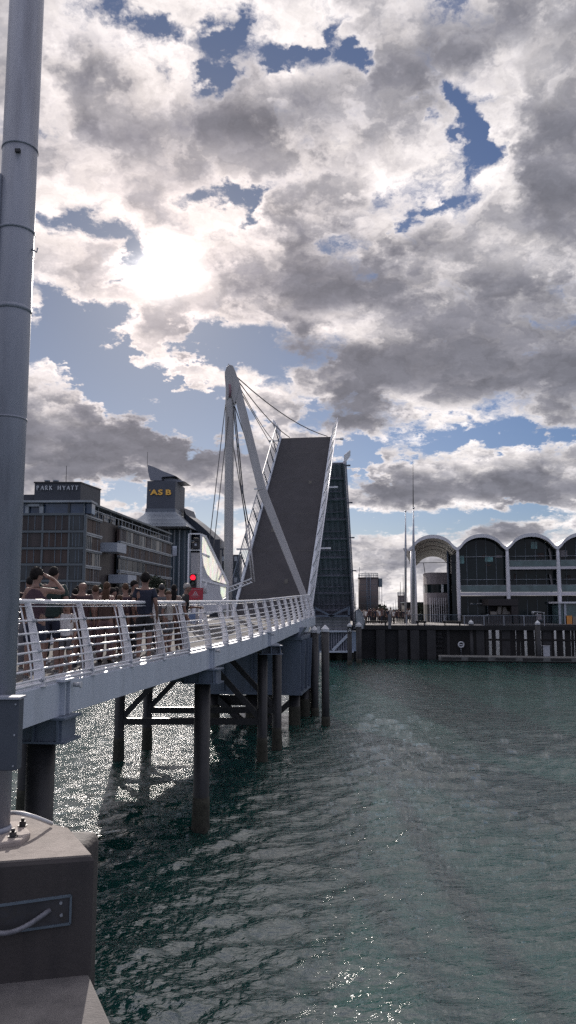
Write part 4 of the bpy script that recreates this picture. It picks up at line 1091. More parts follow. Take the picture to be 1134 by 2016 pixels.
# glass envelope
GA = 1.6
for i in range(1, NB):
    b0, b1 = i * BAY, (i + 1) * BAY
    mb = MB(); N = 16
    front = [hp(b0 + BAY * k / N, GA, min(wave(k / N), 99) - .2) for k in range(N + 1)]
    poly = [hp(b0, GA, 7.4)] + front + [hp(b1, GA, 7.4)]
    k = len(poly); back = [p + AV * .05 for p in poly]
    mb.add(poly + back, [tuple(range(k))[::-1], tuple(range(k, 2 * k))] + [(j, (j + 1) % k, k + (j + 1) % k, k + j) for j in range(k)]); gl = mb.build('glass_wall', M['glassd'], H)
    mb = MB(); hbox(mb, b0, b1, GA + .003, GA + .05, QZ, 6.7); mb.build('glass_wall', M['glassd'], H)
    mb = MB(); hbox(mb, b0 + .15, b1 - .02, -.05, GA - .01, 6.72, 7.08); mb.build('floor_band', mat('floor_band', (.50, .48, .51), .5, var=.05), H)
    if i >= 2:
        mb = MB(); hbox(mb, b0 + .15, b1 - .02, -.05, GA - .01, 9.72, 10.02); mb.build('floor_band', mat('floor_band', (.36, .34, .37), .5), H)
    for zz, zt_ in ((7.1, 7.9), (10.05, 10.75)):
        if i == 1 and zz > 9: continue
        mb = MB(); hbox(mb, b0 + .3, b1 - .1, .05, .08, zz, zt_); gb = mb.build('glass_balustrade', M['teal'], H)
        mb = MB(); mb.tube([hp(b0 + .3, .065, zt_), hp(b1 - .1, .065, zt_)], .025, 6); mb.build('handrail', M['steel'], gb)
    for zz in (8.55, 11.25):
        mb = MB(); mb.tube([hp(b0, .4, zz), hp(b1, .4, zz + .03)], .03, 6); mb.build('tie_rod', M['steel'], H)
    for k in range(1, 5):
        bb = b0 + BAY * k / 5; tt = k / 5
        mb = MB(); hbox(mb, bb - .03, bb + .03, GA - .09, GA - .002, 7.4, wave(tt) - .25); mb.build('mullion', mat('mullion', (.13, .16, .19), .5), gl)
        mb = MB(); hbox(mb, bb - .03, bb + .03, GA - .09, GA - .002, QZ + .1, 6.6); mb.build('mullion', mat('mullion', (.13, .16, .19), .5), gl)
    # random panels added at the glass to break up its flat dark
    r3 = random.Random(40 + i)
    for q in range(9):
        bb = b0 + r3.uniform(.4, 4.8); zz = r3.choice((QZ + .3, QZ + 1.2, 7.2, 8.6, 10.2, 11.2)); w_ = r3.uniform(.3, .9); h_ = r3.uniform(.15, .8)
        mb = MB(); hbox(mb, bb, bb + w_, GA - .03, GA - .004, zz, zz + h_); mb.build('added_infill_panel', r3.choice((M['teal'], M['fin'], M['panel'], M['glassd'], M['hotel_a'])), gl)
    # ducts and things glimpsed inside the gallery
    rr_ = random.Random(i)
    for k in range(2 if i > 1 else 0):
        bb = b0 + rr_.uniform(3.5, 5.0); z0 = 7.1 if k else 10.1
        mb = MB(); mb.tube([hp(bb, 1.0, z0), hp(bb + .1, 1.0, z0 + 1.0), hp(bb - .05, 1.0, z0 + 2.1)], .12, 8); mb.build('strut', mat('inner_strut', (.2, .19, .19), .6), H)
# gable panes, the sky behind them put into their teal colour
for (b, z, w, h) in ((BAY * 1.58, 11.0, .9, .55), (BAY * 2.52, 12.6, .7, .8), (BAY * 1.06, 11.0, .5, .9)):
    mb = MB(); hbox(mb, b, b + w, GA - .05, GA - .01, z - h / 2, z + h / 2); mb.build('sky_tint_pane', mat('sky_tint_pane', (.10, .26, .26), .15, var=.5, scale=2), H)
# left return wall behind the open bay
mb = MB(); hbox(mb, BAY * .88, BAY * .99, 1.0, 36, QZ, 11.6); mb.build('return_wall', M['glassd'], H)
for k in range(5):
    mb = MB(); p = hp(BAY * .80 - .0 + .12 * k, .9 + k * 2.2); mb.tube([(p.x, p.y, QZ), (p.x, p.y, ZV - .3)], .10, 8); mb.build('drainpipe', mat('slate_pipe', (.07, .085, .11), .5), H)
# tie rods and hanger in the open bay
mb = MB(); mb.tube([hp(0, .5, 10.6), hp(BAY, .5, 10.65)], .04, 6); mb.build('tie_rod', M['cable'], H)
mb = MB(); mb.tube([hp(1.7, .5, 10.6), hp(1.85, 2.0, 9.4)], .04, 6); mb.build('tie_rod', M['cable'], H)
# wide columns at the open corner
p = at(815, 1200, 88.0); mb = MB(); mb.tube([(p.x, 88.0, QZ), (p.x, 88.0, 8.5), (p.x, 88.0, at(815, 1085, 88).z)], [.40, .36, .27], 20); o = mb.build('column', M['roofe'], H)
# annex
AN = empty('annex', tuple(at(862, 1228, 97)), 'curved grey annex with a window band under the first open vault', 'annex')
def ax_(px, py, Y=96.0): return at(px, py, Y)
def ring_(pxs, py):
    z = ax_(860, py).z
    return [(ax_(x, 1200, y).x, y, z) for x, y in pxs]
fo = [(834, 101), (836, 98.5), (841, 97), (848, 96.2), (860, 96), (884, 96), (884, 104), (834, 104)]
for (y0, y1, m, nm) in ((1167, 1128, 'panel', None), ):
    pass
for (y0, y1, m, nm, sc_) in ((1230, 1190, 'darkcon', 'lower_wall', 0), (1190, 1167, 'panel', 'wall_band', 0), (1167, 1150, 'glassd', 'window_band', 1), (1150, 1127, 'panel', 'wall_band', 0)):
    mb = MB(); rg0 = ring_(fo, y0); rg1 = ring_(fo, y1 - (.0 if nm != 'window_band' else 0))
    if sc_: rg0 = [(x + (.1 if x < ax_(850, 1200).x else -.02), y + .15, z) for x, y, z in rg0]; rg1 = [(x + (.1 if x < ax_(850, 1200).x else -.02), y + .15, z) for x, y, z in rg1]
    mb.loft([rg0, rg1]); mb.build(nm, M[m], AN)
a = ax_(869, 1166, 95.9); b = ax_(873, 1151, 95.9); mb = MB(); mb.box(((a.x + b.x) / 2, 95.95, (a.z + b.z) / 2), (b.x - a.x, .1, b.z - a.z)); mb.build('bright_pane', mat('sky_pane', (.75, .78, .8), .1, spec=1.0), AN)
for k in range(9):
    a = ax_(848 + k * 4.4, 1228, 95.7); mb = MB(); mb.box((a.x, 95.8, 5.0), (.07, .1, 3.0)); mb.build('screen_post', M['roofe'], AN)

# kiosks and clutter on the quay front
def kio(px0, px1, py0, py1, Y, d, m, name, P):
    a = at(px0, py1, Y); b = at(px1, py0, Y); mb = MB(); mb.box(((a.x + b.x) / 2, Y + d / 2, (a.z + b.z) / 2), (b.x - a.x, d, b.z - a.z)); return mb.build(name, m, P)
K = empty('kiosk', tuple(at(990, 1228, 84)), 'black kiosk with an open serving hatch in front of the glass hall', 'kiosk')
kb = mat('kiosk_black', (.018, .014, .015), .6, var=.2)
kio(962, 1020, 1179, 1192, 87.0, 3, kb, 'canopy', K); kio(963, 1011, 1210, 1229, 87.1, 2.6, kb, 'counter', K); kio(1008, 1020, 1192, 1229, 87.1, 2.6, kb, 'side_wall', K); kio(963, 1008, 1192, 1210, 89.0, .3, kb, 'back_wall', K)
kio(968, 978, 1204, 1209.9, 87.6, .6, mat('beige', (.22, .20, .18), .7), 'ledge_box', K)
mb = MB(); P3 = [at(x, y, 87.8) for x, y in ((989, 1209), (991, 1196), (995, 1195), (999, 1203), (1008, 1206), (1008, 1209))]; k = 6
mb.add(P3 + [p + Vector((0, .5, 0)) for p in P3], [tuple(range(k)), tuple(reversed(range(k, 2 * k)))] + [((i + 1) % k, i, k + i, k + (i + 1) % k) for i in range(k)]); mb.build('coffee_machine', mat('beige', (.22, .20, .18), .7), K)
mb = MB(); P3 = [at(x, y, 87.75) for x, y in ((979, 1209), (982, 1194), (988, 1194), (986, 1209))]; mb.add(P3 + [p + Vector((0, .4, 0)) for p in P3], [(0, 1, 2, 3), (7, 6, 5, 4), (1, 0, 4, 5), (2, 1, 5, 6), (3, 2, 6, 7), (0, 3, 7, 4)]); mb.build('dispenser', mat('beige', (.22, .20, .18), .7), K)
K = empty('glass_kiosk', tuple(at(1130, 1230, 80)), 'pale roofed glass kiosk with an orange panel at the right edge', 'kiosk')
kio(1099, 1180, 1184.5, 1188, 86.0, 3.2, M['roofe'], 'roof', K); kio(1103, 1176, 1188, 1231, 86.6, 2.4, M['teal'], 'glass_body', K)
for x in (1101, 1112, 1140, 1174): kio(x, x + 2.5, 1188, 1231, 86.4, .15, M['steel'], 'post', K)
kio(1114, 1126, 1212, 1229, 86.4, .1, M['orange'], 'panel', K); kio(1100, 1178, 1229.2, 1233, 86.2, 3, M['steel'], 'floor', K); kio(1128, 1150, 1214, 1229, 86.5, .08, mat('beige', (.22, .20, .18), .7), 'panel', K)
cl = [(913, 961, 1213, 1231, 'darkcon', 'planter', 'wide grey planter box left of the black kiosk', 'planter'), (1024, 1056, 1213, 1231, 'darkcon', 'planter', 'wide grey planter box right of the black kiosk', 'planter'), (959.5, 962, 1210, 1231, 'cap', 'white_post', 'slim white post at the corner of the black kiosk', 'post'), (1010, 1012, 1222, 1232, 'steel', 'mooring_post', 'short steel mooring post in front of the black kiosk', 'post')]
for (x0, x1, y0, y1, m, nm, lb, ct) in cl:
    a = at((x0 + x1) / 2, 1230, 83.4); P = empty(nm, (a.x, 83.4, QZ), lb, ct)
    kio(x0, x1, y0, y1, 87.3, .9 if x1 - x0 > 5 else .15, M[m], 'body', P); kio(x0 - .4, x1 + .4, y0 - .8, y0 - .05, 87.25, 1.0 if x1 - x0 > 5 else .25, M['steel'], 'rim', P)
# outdoor stand with shiny frame by the second pile
S_ = empty('display_stand', tuple(at(1060, 1230, 85)), 'small tubular display frame with papers before the glass hall', 'stand')
for (p0, p1) in (((1048, 1204), (1071, 1206)), ((1048, 1204), (1050, 1212)), ((1071, 1206), (1071, 1228)), ((1058, 1208), (1058, 1228)), ((1050, 1212), (1066, 1213))):
    mb = MB(); mb.tube([at(*p0, 84.6), at(*p1, 87.2)], .045, 6); mb.build('tube', M['cap'], S_)
kio(1055, 1066, 1209, 1220, 87.3, .1, M['panel'], 'paper_board', S_)
mb = MB(); mb.ball(tuple(at(1049, 1206, 87.1)), .16, 8, 6); mb.build('wrapped_top', M['cap'], S_)
# small sign board on the hall
kio(933, 950, 1199, 1204, 92.8, .06, M['roofe'], 'name_board', H)
kio(925, 1000, 1188.5, 1190.5, 91.6, .05, M['fin'], 'shop_fascia', H)
for x in (926, 938, 944, 958, 968): kio(x, x + 5, 1187, 1189.6, 91.5, .05, mat('dim_lettering', (.25, .25, .25), .5), 'fascia_light', H)

# poles
def flagpole(px, pb, ptop, Y, r, label, extra=True):
    a = at(px, pb, Y); t = at(px, ptop, Y); P = empty('flagpole', (a.x, Y, a.z), label, 'pole', 'tall poles on the quay')
    mb = MB(); mb.tube([a, a.lerp(t, .7), t], [r, r * .8, r * .25], 12); mb.build('shaft', M['steel'], P)
    mb = MB(); mb.ball(tuple(t), r * .8, 8, 6); mb.build('finial', M['steel'], P); return P
flagpole(814, 1228, 1000, 84.0, .17, 'tallest pole beside the thick white column')
mb = MB(); fp_ = bpy.data.objects['flagpole']; a = at(813.5, 1000, 84.0); t = at(813, 908, 84.0); mb.tube([a, t], [.06, .02], 6); mb.build('tip_rod', M['cable'], fp_)
flagpole(798.5, 1228, 1006, 91.0, .15, 'shorter tall pole standing left of the white column')
# silos
def silo(px0, px1, pt, Y, label, ladder=True):
    a = at(px0, 1225, Y); b = at(px1, 1225, Y); t = at(px0, pt, Y); cx = (a.x + b.x) / 2; r = (b.x - a.x) / 2
    P = empty('silo', (cx, Y, 3), label, 'silo', 'concrete silos'); mb = MB()
    mb.tube([(cx, Y, 2.5), (cx, Y, t.z)], r, 40); bd = mb.build('body', M['silo'], P)
    mb = MB(); mb.tube([(cx, Y, t.z), (cx, Y, t.z + .25)], r * 1.03, 40); mb.build('rim', M['silo'], P)
    for k in range(1, 6):
        z = 3 + (t.z - 3) * k / 6; mb = MB(); mb.tube([(cx, Y, z), (cx, Y, z + .06)], r * 1.006, 40); mb.build('band', M['fin'], bd)
    mb = MB()
    for z in (t.z + .8, t.z + 1.3): mb.tube([(cx + r * math.cos(q) * .97, Y + r * math.sin(q) * .97, z) for q in [2 * math.pi * i / 20 for i in range(21)]], .05, 5)
    for i in range(14):
        q = 2 * math.pi * i / 14; mb.tube([(cx + r * math.cos(q) * .97, Y + r * math.sin(q) * .97, t.z), (cx + r * math.cos(q) * .97, Y + r * math.sin(q) * .97, t.z + 1.3)], .05, 5)
    mb.build('roof_railing', M['fin'], P)
    if ladder:
        mb = MB(); lx = cx - .2
        for dx in (-.45, .45): mb.tube([(lx + dx, Y - r - .12, 3), (lx + dx, Y - r - .12, t.z + .8)], .06, 5)
        z = 3.5
        while z < t.z: mb.tube([(lx - .45, Y - r - .12, z), (lx + .45, Y - r - .12, z)], .045, 4); z += .5
        mb.build('ladder', mat('ladder_blue', (.16, .21, .28), .5), P)
        mb = MB(); mb.box((cx + r + .45, Y - .5, t.z - 1.1), (.9, .9, 2.2)); mb.build('lift_cage', M['fin'], P)
        for dx in (.2, .8): mb = MB(); mb.tube([(cx + r + dx, Y - .5, 3), (cx + r + dx, Y - .5, t.z - 1)], .06, 5); mb.build('downpipe', M['fin'], P)
        for (dx, hh) in ((-.85, 3.0), (-.3, 1.8), (.05, 1.4), (.5, 1.3)):
            mb = MB(); mb.tube([(cx + dx * r, Y, t.z), (cx + dx * r, Y, t.z + hh)], .06, 5); mb.build('antenna', M['fin'], P)
silo(706, 746, 1139, 200, 'large round dark concrete silo with a ladder and rooftop railing')
silo(783.5, 797, 1174, 240, 'smaller grey silo standing behind the tall poles', ladder=False)
# land behind
mb = MB(); mb.box((90, 330, .9), (420, 260, 2.6)); o = mb.build('ground', M['quaytop'], loc=(90, 330, 0)); tag(o, kind='structure')
mb = MB(); mb.prism([(-260, 118), (-10, 118), (-2, 205), (-2, 460), (-260, 460)], -.5, 2.3); o = mb.build('land', M['quaytop'], loc=(-80, 200, 0)); tag(o, kind='structure')
# yachts masts far away: each a small yacht
rnd = random.Random(3)
YS = [(693, 1150, 150), (700, 1168, 165), (750, 1180, 190), (753.5, 1188, 210), (757, 1184, 205), (761, 1190, 230), (768, 1193, 240), (774, 1188, 225), (779, 1180, 230), (788, 1146, 180), (793.5, 1133, 170), (802, 1178, 220), (825, 1182, 190)]
for (px, pt, Y) in YS:
    t = at(px, pt, Y); P = empty('yacht', (t.x, Y, .0), 'distant moored sailing yacht seen as a thin mast above the quay', 'yacht', 'far off yacht masts')
    mb = MB(); mb.tube([(t.x, Y, 1.5), (t.x, Y, t.z)], [.10, .05], 6); ms = mb.build('mast', M['cable'], P)
    mb = MB(); mb.bar((t.x - .9, Y, t.z * .6), (t.x + .9, Y, t.z * .6), .07, .07); mb.build('spreader', M['cable'], ms)
    mb = MB(); mb.loft([[(t.x + a * .9, Y + c, z) for a, z in ((-1, 1.4), (-.7, .1), (.7, .1), (1, 1.4))] for c in (-3, 0, 3)]); mb.build('hull', M['cap'], P)
# shrubs and low sheds at the end of the gap
def bush(px, py, Y, w, h, label):
    c = at(px, py, Y); P = empty('bush', (c.x, Y, QZ - .5), label, 'bush'); mb = MB(); r_ = random.Random(px)
    for i in range(260):
        th = r_.uniform(0, 6.28); u = r_.uniform(-1, 1); k = r_.uniform(.55, 1.0) * (1 + .2 * math.sin(3 * th))
        p = Vector((c.x + w * k * math.cos(th) * math.sqrt(1 - u * u), Y + w * k * math.sin(th) * math.sqrt(1 - u * u), c.z + h * k * u)); s_ = r_.uniform(.12, .3)
        d1 = Vector((r_.uniform(-1, 1), r_.uniform(-1, 1), r_.uniform(-1, 1))).normalized() * s_; d2 = d1.cross(Vector((r_.uniform(-1, 1), r_.uniform(-1, 1), r_.uniform(-1, 1)))).normalized() * s_ * .8
        mb.add([p - d1, p + d2, p + d1, p - d2], [(0, 1, 2, 3)])
    mb.build('leaves', M['foliage'], P); mb = MB(); mb.tube([(c.x, Y, QZ - .6), (c.x, Y, c.z)], .1, 6); mb.build('stem', M['timber'], P)
bush(752, 1207, 110, 1.0, 1.1, 'dark rounded bush at the foot of the large silo'); bush(829, 1210, 104, 1.2, 1.5, 'dark leafy bush right of the white column')
bush(762, 1213, 112, .9, .7, 'low dark bush to the right of the silo foot')
for (x0, x1, y0, Y, lb) in ((697, 722, 1206, 122, 'low pale shed behind the crowd at the foot of the silo'), (799, 815, 1187, 118, 'dark shed just left of the thick white column'), (822, 836, 1187, 112, 'dark shed tucked behind the left end of the grey annex'), (778, 784, 1202, 130, 'small dark hut below the smaller silo')):
    a = at(x0, 1224, Y); b = at(x1, y0, Y); P = empty('shed', (a.x, Y, 3), lb, 'shed'); mb = MB(); mb.box(((a.x + b.x) / 2, Y + 2, (b.z + 2.5) / 2), (b.x - a.x, 4, b.z - 2.5)); mb.build('wall', M['darkcon'] if y0 != 1206 else M['panel'], P)
    mb = MB(); mb.box(((a.x + b.x) / 2, Y + 2, b.z + .06), (b.x - a.x + .3, 4.4, .12)); mb.build('roof', M['fin'], P)

# ------------------------------------------------------------------ hotel on the left
def hotel():
    C = Vector((-37.2, 140.0, 0)); 
    far = at(336, 1050, 205.0); rv = Vector((far.x - C.x, far.y - C.y, 0)); RL_ = rv.length; rv.normalize()
    # left front runs square to our view, right front runs away from us
    lv = Vector((-1, .03, 0)).normalized()
    zt = at(166, 1010, 140).z; z0 = 2.3
    P = empty('hotel_building', (C.x, C.y, z0), 'dark six storey hotel with timber screens and glazed corner rooftop', 'hotel')
    rn = Vector((rv.y, -rv.x, 0)); 
    if rn.x < 0: rn = -rn
    def fpt(b, out, z, f): 
        return (C + rv * b + rn * out + Vector((0, 0, z))) if f else (C + lv * b + Vector((0, -out, 0)) + Vector((0, 0, z)))
    def hx(f, b0, b1, o0, o1, zz0, zz1, name, m, par=P):
        mb = MB(); mb.hexa([fpt(b0, o0, zz0, f), fpt(b1, o0, zz0, f), fpt(b1, o1, zz0, f), fpt(b0, o1, zz0, f), fpt(b0, o0, zz1, f), fpt(b1, o0, zz1, f), fpt(b1, o1, zz1, f), fpt(b0, o1, zz1, f)])
        return mb.build(name, m, par)
    mb = MB(); back = Vector((0, 40, 0))
    c0 = C + rn * -.5 + Vector((-.3, .6, 0)); c1 = C + rv * RL_ + rn * -.5; c2 = C + lv * 26 + Vector((0, .6, 0))
    mb.prism([(c0.x, c0.y), (c1.x, c1.y), (c1.x - 18, c1.y + 3), (c2.x, c2.y + 35), (c2.x, c2.y)], z0, zt - .05); mb.build('wall', M['hotel_b'], P)
    fl = [at(166, y, 140).z for y in (1010, 1044, 1077, 1109, 1141, 1175)]
    rnd = random.Random(8)
    for k in range(5):
        zA, zB = fl[k + 1], fl[k]
        hx(False, -.1, 24, -.2, .18, zB - .42, zB, 'floor_band', M['hotelw'])
        # left front windows
        b = .15
        for j, w in enumerate((2.7, 4.9, 5.3, 4.6, 4.6)):
            hx(False, b, b + w - .35, -.25, -.05, zA + .08, zB - .42, 'window', [M['hotel_c'], M['hotel_a'], M['hotel_b'], M['hotel_b']][0 if j == 0 else rnd.randint(1, 3)] if (j + k) % 5 else M['hotel_c'])
            hx(False, b + w - .35, b + w, -.2, .1, zA, zB - .42, 'mullion', M['hotelw'])
            for q in range(1, 4):
                if rnd.random() < .7: hx(False, b + (w - .35) * q / 4, b + (w - .35) * q / 4 + .12, -.06, .02, zA + .08, zB - .42, 'mullion', M['fin'])
            b += w
        # right front: bands and screens, with a set-back middle
        segs = [(.15, 9.5, 0.0), (9.8, 20, -1.6), (20.2, RL_, .3)]
        for (s0, s1, o) in segs:
            n = max(2, int((s1 - s0) / 4.6)); w = (s1 - s0) / n
            if not (o < 0 and k in (1, 3)):
                hx(True, s0, s1, o - .4, o + .30, zB - .5, zB - .22, 'floor_band', M['hotelb'])
                hx(True, s0, s1, o - .4, o + .22, zB - .80, zB - .56, 'floor_band', M['hotelb'] if k % 2 else M['hotelw'])
            for j in range(n):
                m = rnd.choice((M['hotel_a'], M['hotel_b'], M['hotel_a'], M['hotel_c']))
                hx(True, s0 + j * w + .1, s0 + (j + 1) * w - .1, o - .6, o - .05, zA - .25, zB - .8, 'window', m)
                for q in range(1, 5):
                    x = s0 + j * w + w * q / 5
                    if rnd.random() < .65: hx(True, x, x + .12, o - .05, o + .02, zA - .25, zB - .8, 'mullion', M['fin'] if rnd.random() < .8 else M['hotelb'])
    hx(False, -.5, .0, -.3, .2, z0, zt - .4, 'corner_post', M['hotelw'])
    # pale balcony boxes
    for (x0, x1, y0, y1, Y) in ((195, 231, 1068, 1086, 151), (213, 252, 1131, 1148, 156)):
        a = at(x0, y1, Y); b = at(x1, y0, Y); mb = MB()
        e = Vector((rv.x, rv.y, 0)) * 6
        p = [Vector((a.x, Y, a.z)), Vector((b.x, Y, a.z)), Vector((b.x, Y, a.z)) + e, Vector((a.x, Y, a.z)) + e]
        mb.hexa(p + [q + Vector((0, 0, b.z - a.z)) for q in p]); mb.build('balcony', mat('balcony_white', (.30, .34, .40), .5, var=.05), P)
    # glazed penthouse and roof slab
    zr = at(160, 984, 140).z
    hx(False, -1.2, 24, -3, -.6, zt + .0, zr - .5, 'penthouse_glass', mat('penthouse_glass', (.045, .075, .13), .12, var=.25, scale=.3), P)
    hx(False, -1.4, 25, -4, .5, zr - .5, zr - .12, 'roof_slab', M['hotelb'])
    hx(True, 1.0, 22, -3.5, -1.2, zt, zr - .6, 'penthouse_glass', mat('penthouse_pale', (.16, .20, .25), .15, var=.5, scale=.4), P)
    hx(True, -.2, RL_, -4, .4, zr - .5, zr - .1, 'roof_slab', M['hotelw'])
    hx(True, .2, RL_, -3.2, -2.8, zt, zr - .5, 'inner_wall', M['hotel_c'])
    n = 26
    for j in range(n):
        b = RL_ * j / n; hx(True, b, b + .14, -.1, .04, zt, zt + 1.3, 'baluster_post', M['hotelb'])
        if j % 3 == 0: hx(True, b, b + .3, -.2, 0, zt, zr - .5, 'roof_post', M['hotelw'])
        if rnd.random() < .4: hx(True, b + .3, b + 1.6, -1.5, -1.0, zt, zt + rnd.uniform(.8, 1.6), 'terrace_planter', M['black'])
    hx(True, 0, RL_, -.1, -.02, zt + 1.1, zt + 1.25, 'handrail', M['hotelb'])
    hx(False, 7.6, 8.3, -.5, .1, zt, zr - .7, 'door_frame', M['hotelb']); hx(False, 10.3, 10.9, -.5, .1, zt, zr - .7, 'door_frame', M['hotelb']); hx(False, 7.6, 10.9, -.5, .1, zr - 1.2, zr - .7, 'door_frame', M['hotelb'])
    # sign box on the roof
    Y = 143.5; a = at(67, 986, Y); b = at(159, 951, Y); c = at(198, 968, 152.5)
    mb = MB(); p = [(a.x, Y), (b.x, Y), (c.x, 152.5), (a.x, 158)]; mb.prism(p, zr - .6, b.z - .02); crn = mb.build('plant_room', M['crown'], P)
    mb = MB(); mb.prism([(a.x - .15, Y - .15), (b.x + .1, Y - .15), (c.x + .15, 152.5), (a.x - .15, 158.2)], b.z - .02, b.z + .22); mb.build('parapet', M['black'], crn)
    # lettering: thin strokes with small serifs
    def letters(text, org, ux, h, adv, th, name, m, par, glyphs, slant=0):
        x = 0
        for ch in text:
            if ch == ' ': x += adv * .9; continue
            mb = MB()
            for st in glyphs[ch]:
                (x0, y0), (x1, y1) = st[:2]; w = th * (st[2] if len(st) > 2 else 1)
                p0 = org + ux * (x + (x0 + slant * y0) * h) + Vector((0, 0, y0 * h)); p1 = org + ux * (x + (x1 + slant * y1) * h) + Vector((0, 0, y1 * h))
                nn = ux.cross(Vector((0, 0, 1))); mb.bar(p0, p1, w, .12, up=tuple(nn))
            mb.build(name, m, par); x += adv * (1.12 if ch in 'HK' else 1.0)
    S = 1.0
    gl = {'P': [((.1, 0), (.1, 1), 1.3), ((.1, 1), (.42, .98)), ((.42, .98), (.52, .76)), ((.52, .76), (.42, .52)), ((.42, .52), (.1, .5)), ((.02, 0), (.22, 0), .7)],
          'A': [((0, 0), (.34, 1), .8), ((.34, 1), (.68, 0), 1.4), ((.14, .36), (.54, .36), .8), ((-.06, 0), (.1, 0), .7), ((.58, 0), (.78, 0), .7)],
          'R': [((.1, 0), (.1, 1), 1.3), ((.1, 1), (.42, .98)), ((.42, .98), (.52, .76)), ((.52, .76), (.42, .52)), ((.42, .52), (.1, .5)), ((.3, .5), (.62, 0), 1.3), ((.02, 0), (.2, 0), .7)],
          'K': [((.1, 0), (.1, 1), 1.3), ((.58, 1), (.12, .45), .8), ((.24, .55), (.64, 0), 1.3), ((.02, 0), (.2, 0), .7), ((.02, 1), (.2, 1), .7)],
          'H': [((.08, 0), (.08, 1), 1.3), ((.62, 0), (.62, 1), 1.3), ((.08, .52), (.62, .52), .8), ((0, 0), (.18, 0), .7), ((.54, 0), (.72, 0), .7), ((0, 1), (.18, 1), .7), ((.54, 1), (.72, 1), .7)],
          'Y': [((.02, 1), (.34, .48), 1.3), ((.66, 1), (.34, .48), .8), ((.34, .48), (.34, 0), 1.3), ((.24, 0), (.44, 0), .7)],
          'T': [((.02, .98), (.62, .98)), ((.32, 0), (.32, 1), 1.3), ((.02, .84), (.02, 1), .7), ((.62, .84), (.62, 1), .7)]}
    lo = at(72, 964.5, Y - .2); hi = at(72, 956.5, Y - .2); h = hi.z - lo.z; w = at(155, 964, Y - .2).x - lo.x
    letters('PARK HYATT', lo, Vector((1, 0, 0)), h, w / 9.95, .12, 'sign_letter', M['silver'], crn, gl)
    for x in (93, 110):
        q = at(x, 948, Y + 2); mb = MB(); mb.tube([(q.x, Y + 2, b.z), (q.x, Y + 2, q.z - .1)], .35, 8); mb.tube([(q.x, Y + 2, q.z - .1), (q.x, Y + 2, q.z + .25)], [.55, .6], 8); mb.build('vent', M['hotelb'], crn)
    q = at(131, 917, Y + 3); mb = MB(); mb.tube([(q.x, Y + 3, b.z), (q.x, Y + 3, q.z)], .06, 5); mb.build('antenna', M['cable'], crn)
    # lower hip to the left behind the pole
    hx(False, 10, 24, -12, -4, zr - .1, zr + 1.6, 'plant_room', M['crown'])

    # --- office tower with the gold letters
    Y = 232.0
    T = empty('office_tower', tuple(at(330, 1180, Y)), 'blue grey tower with gold letters, flared zinc skirt and sail shaped fin', 'tower')
    def A(x, y, dy=0.0): return at(x, y, Y + dy)
    za, zb = A(317, 947).z, A(317, 1002).z
    k = 14.0
    def ringz(x0, x1, x2, z, z2=None, dy0=0): 
        l_ = at(x0, 1000, Y); r_ = at(x1, 1000, Y); rr = at(x2, 1000, Y + k)
        return [(l_.x, Y - dy0, z), (r_.x, Y - dy0, z), (rr.x, Y + k, z), (l_.x + 1, Y + k + 3, z)]
    mb = MB(); mb.loft([ringz(288, 344, 363, zb), ringz(289, 345, 363.5, za)]); top = mb.build('upper_box', M['tower'], T)
    mb = MB(); mb.loft([ringz(286.5, 346, 363, A(317, 1009).z, dy0=.4), ringz(287, 345.5, 363.5, zb + .1, dy0=.3)]); mb.build('collar', mat('collar_blue', (.10, .12, .15), .45), T)
    mb = MB(); prof = [(1042, 262, 377, 400, 9), (1034, 268, 371, 392, 6), (1024, 276, 361, 380, 3.4), (1014, 285, 351, 370, 1.4), (1008, 288, 346, 364, .4)]
    mb.loft([ringz(a_, b_, c_, A(317, y_).z, dy0=d_) for y_, a_, b_, c_, d_ in prof]); mb.build('skirt', M['skirt'], T)
    mb = MB(); mb.loft([ringz(292, 372, 385, 2.3), ringz(292, 372, 385, A(317, 1043).z)]); cy = mb.build('shaft', mat('tower_core', (.018, .024, .032), .3), T)
    for i in range(17):
        x = 333 + i * 2.6; mb = MB(); q0 = A(x, 1100, -.8); mb.box((q0.x, Y - 1.0 - (i % 3) * .25, (2.3 + A(317, 1044).z) / 2), (.32 if i % 3 else .55, .9, A(317, 1044).z - 2.3)); mb.build('fin', mat('fin_blue', (.045, .075, .10), .5) if i % 4 else M['hotelb'], cy)
    for i in range(4):
        z = A(317, 1065 + i * 28).z; mb = MB(); q0 = A(355, 1100); mb.box((q0.x, Y - .4, z), (11, .5, .4)); mb.build('floor_line', M['fin'], cy)
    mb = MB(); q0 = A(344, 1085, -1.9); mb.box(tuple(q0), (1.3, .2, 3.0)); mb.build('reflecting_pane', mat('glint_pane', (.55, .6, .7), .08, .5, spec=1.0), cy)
    # sloping wing down to the right, and its end block
    mb = MB(); w_ = [A(362, 1000, 10), A(366, 1012, 8), A(385, 1026, 6), A(405, 1043, 4), A(424, 1062, 2), A(434, 1075, 1), A(434, 1200, 1), A(362, 1200, 10)]
    n = len(w_); mb.add(w_ + [p + Vector((2, 10, 0)) for p in w_], [tuple(range(n)), tuple(reversed(range(n, 2 * n)))] + [((i + 1) % n, i, n + i, n + (i + 1) % n) for i in range(n)]); mb.build('sloping_wing', mat('wing_slate', (.05, .06, .078), .5, var=.1, scale=.3), T)
    mb = MB(); q0 = A(414, 1062, 0); q1 = A(432, 1200, 0); mb.box(((q0.x + q1.x) / 2, Y + 3, (q0.z + 2.3) / 2), (q1.x - q0.x, 7, q0.z - 2.3)); mb.build('end_block', M['crown'], T)
    # sail fin
    mb = MB(); f1 = [(291, 915), (305, 920), (322, 928), (346, 937), (330, 938), (318, 939), (318, 946), (296, 946), (293, 936), (291, 926)]
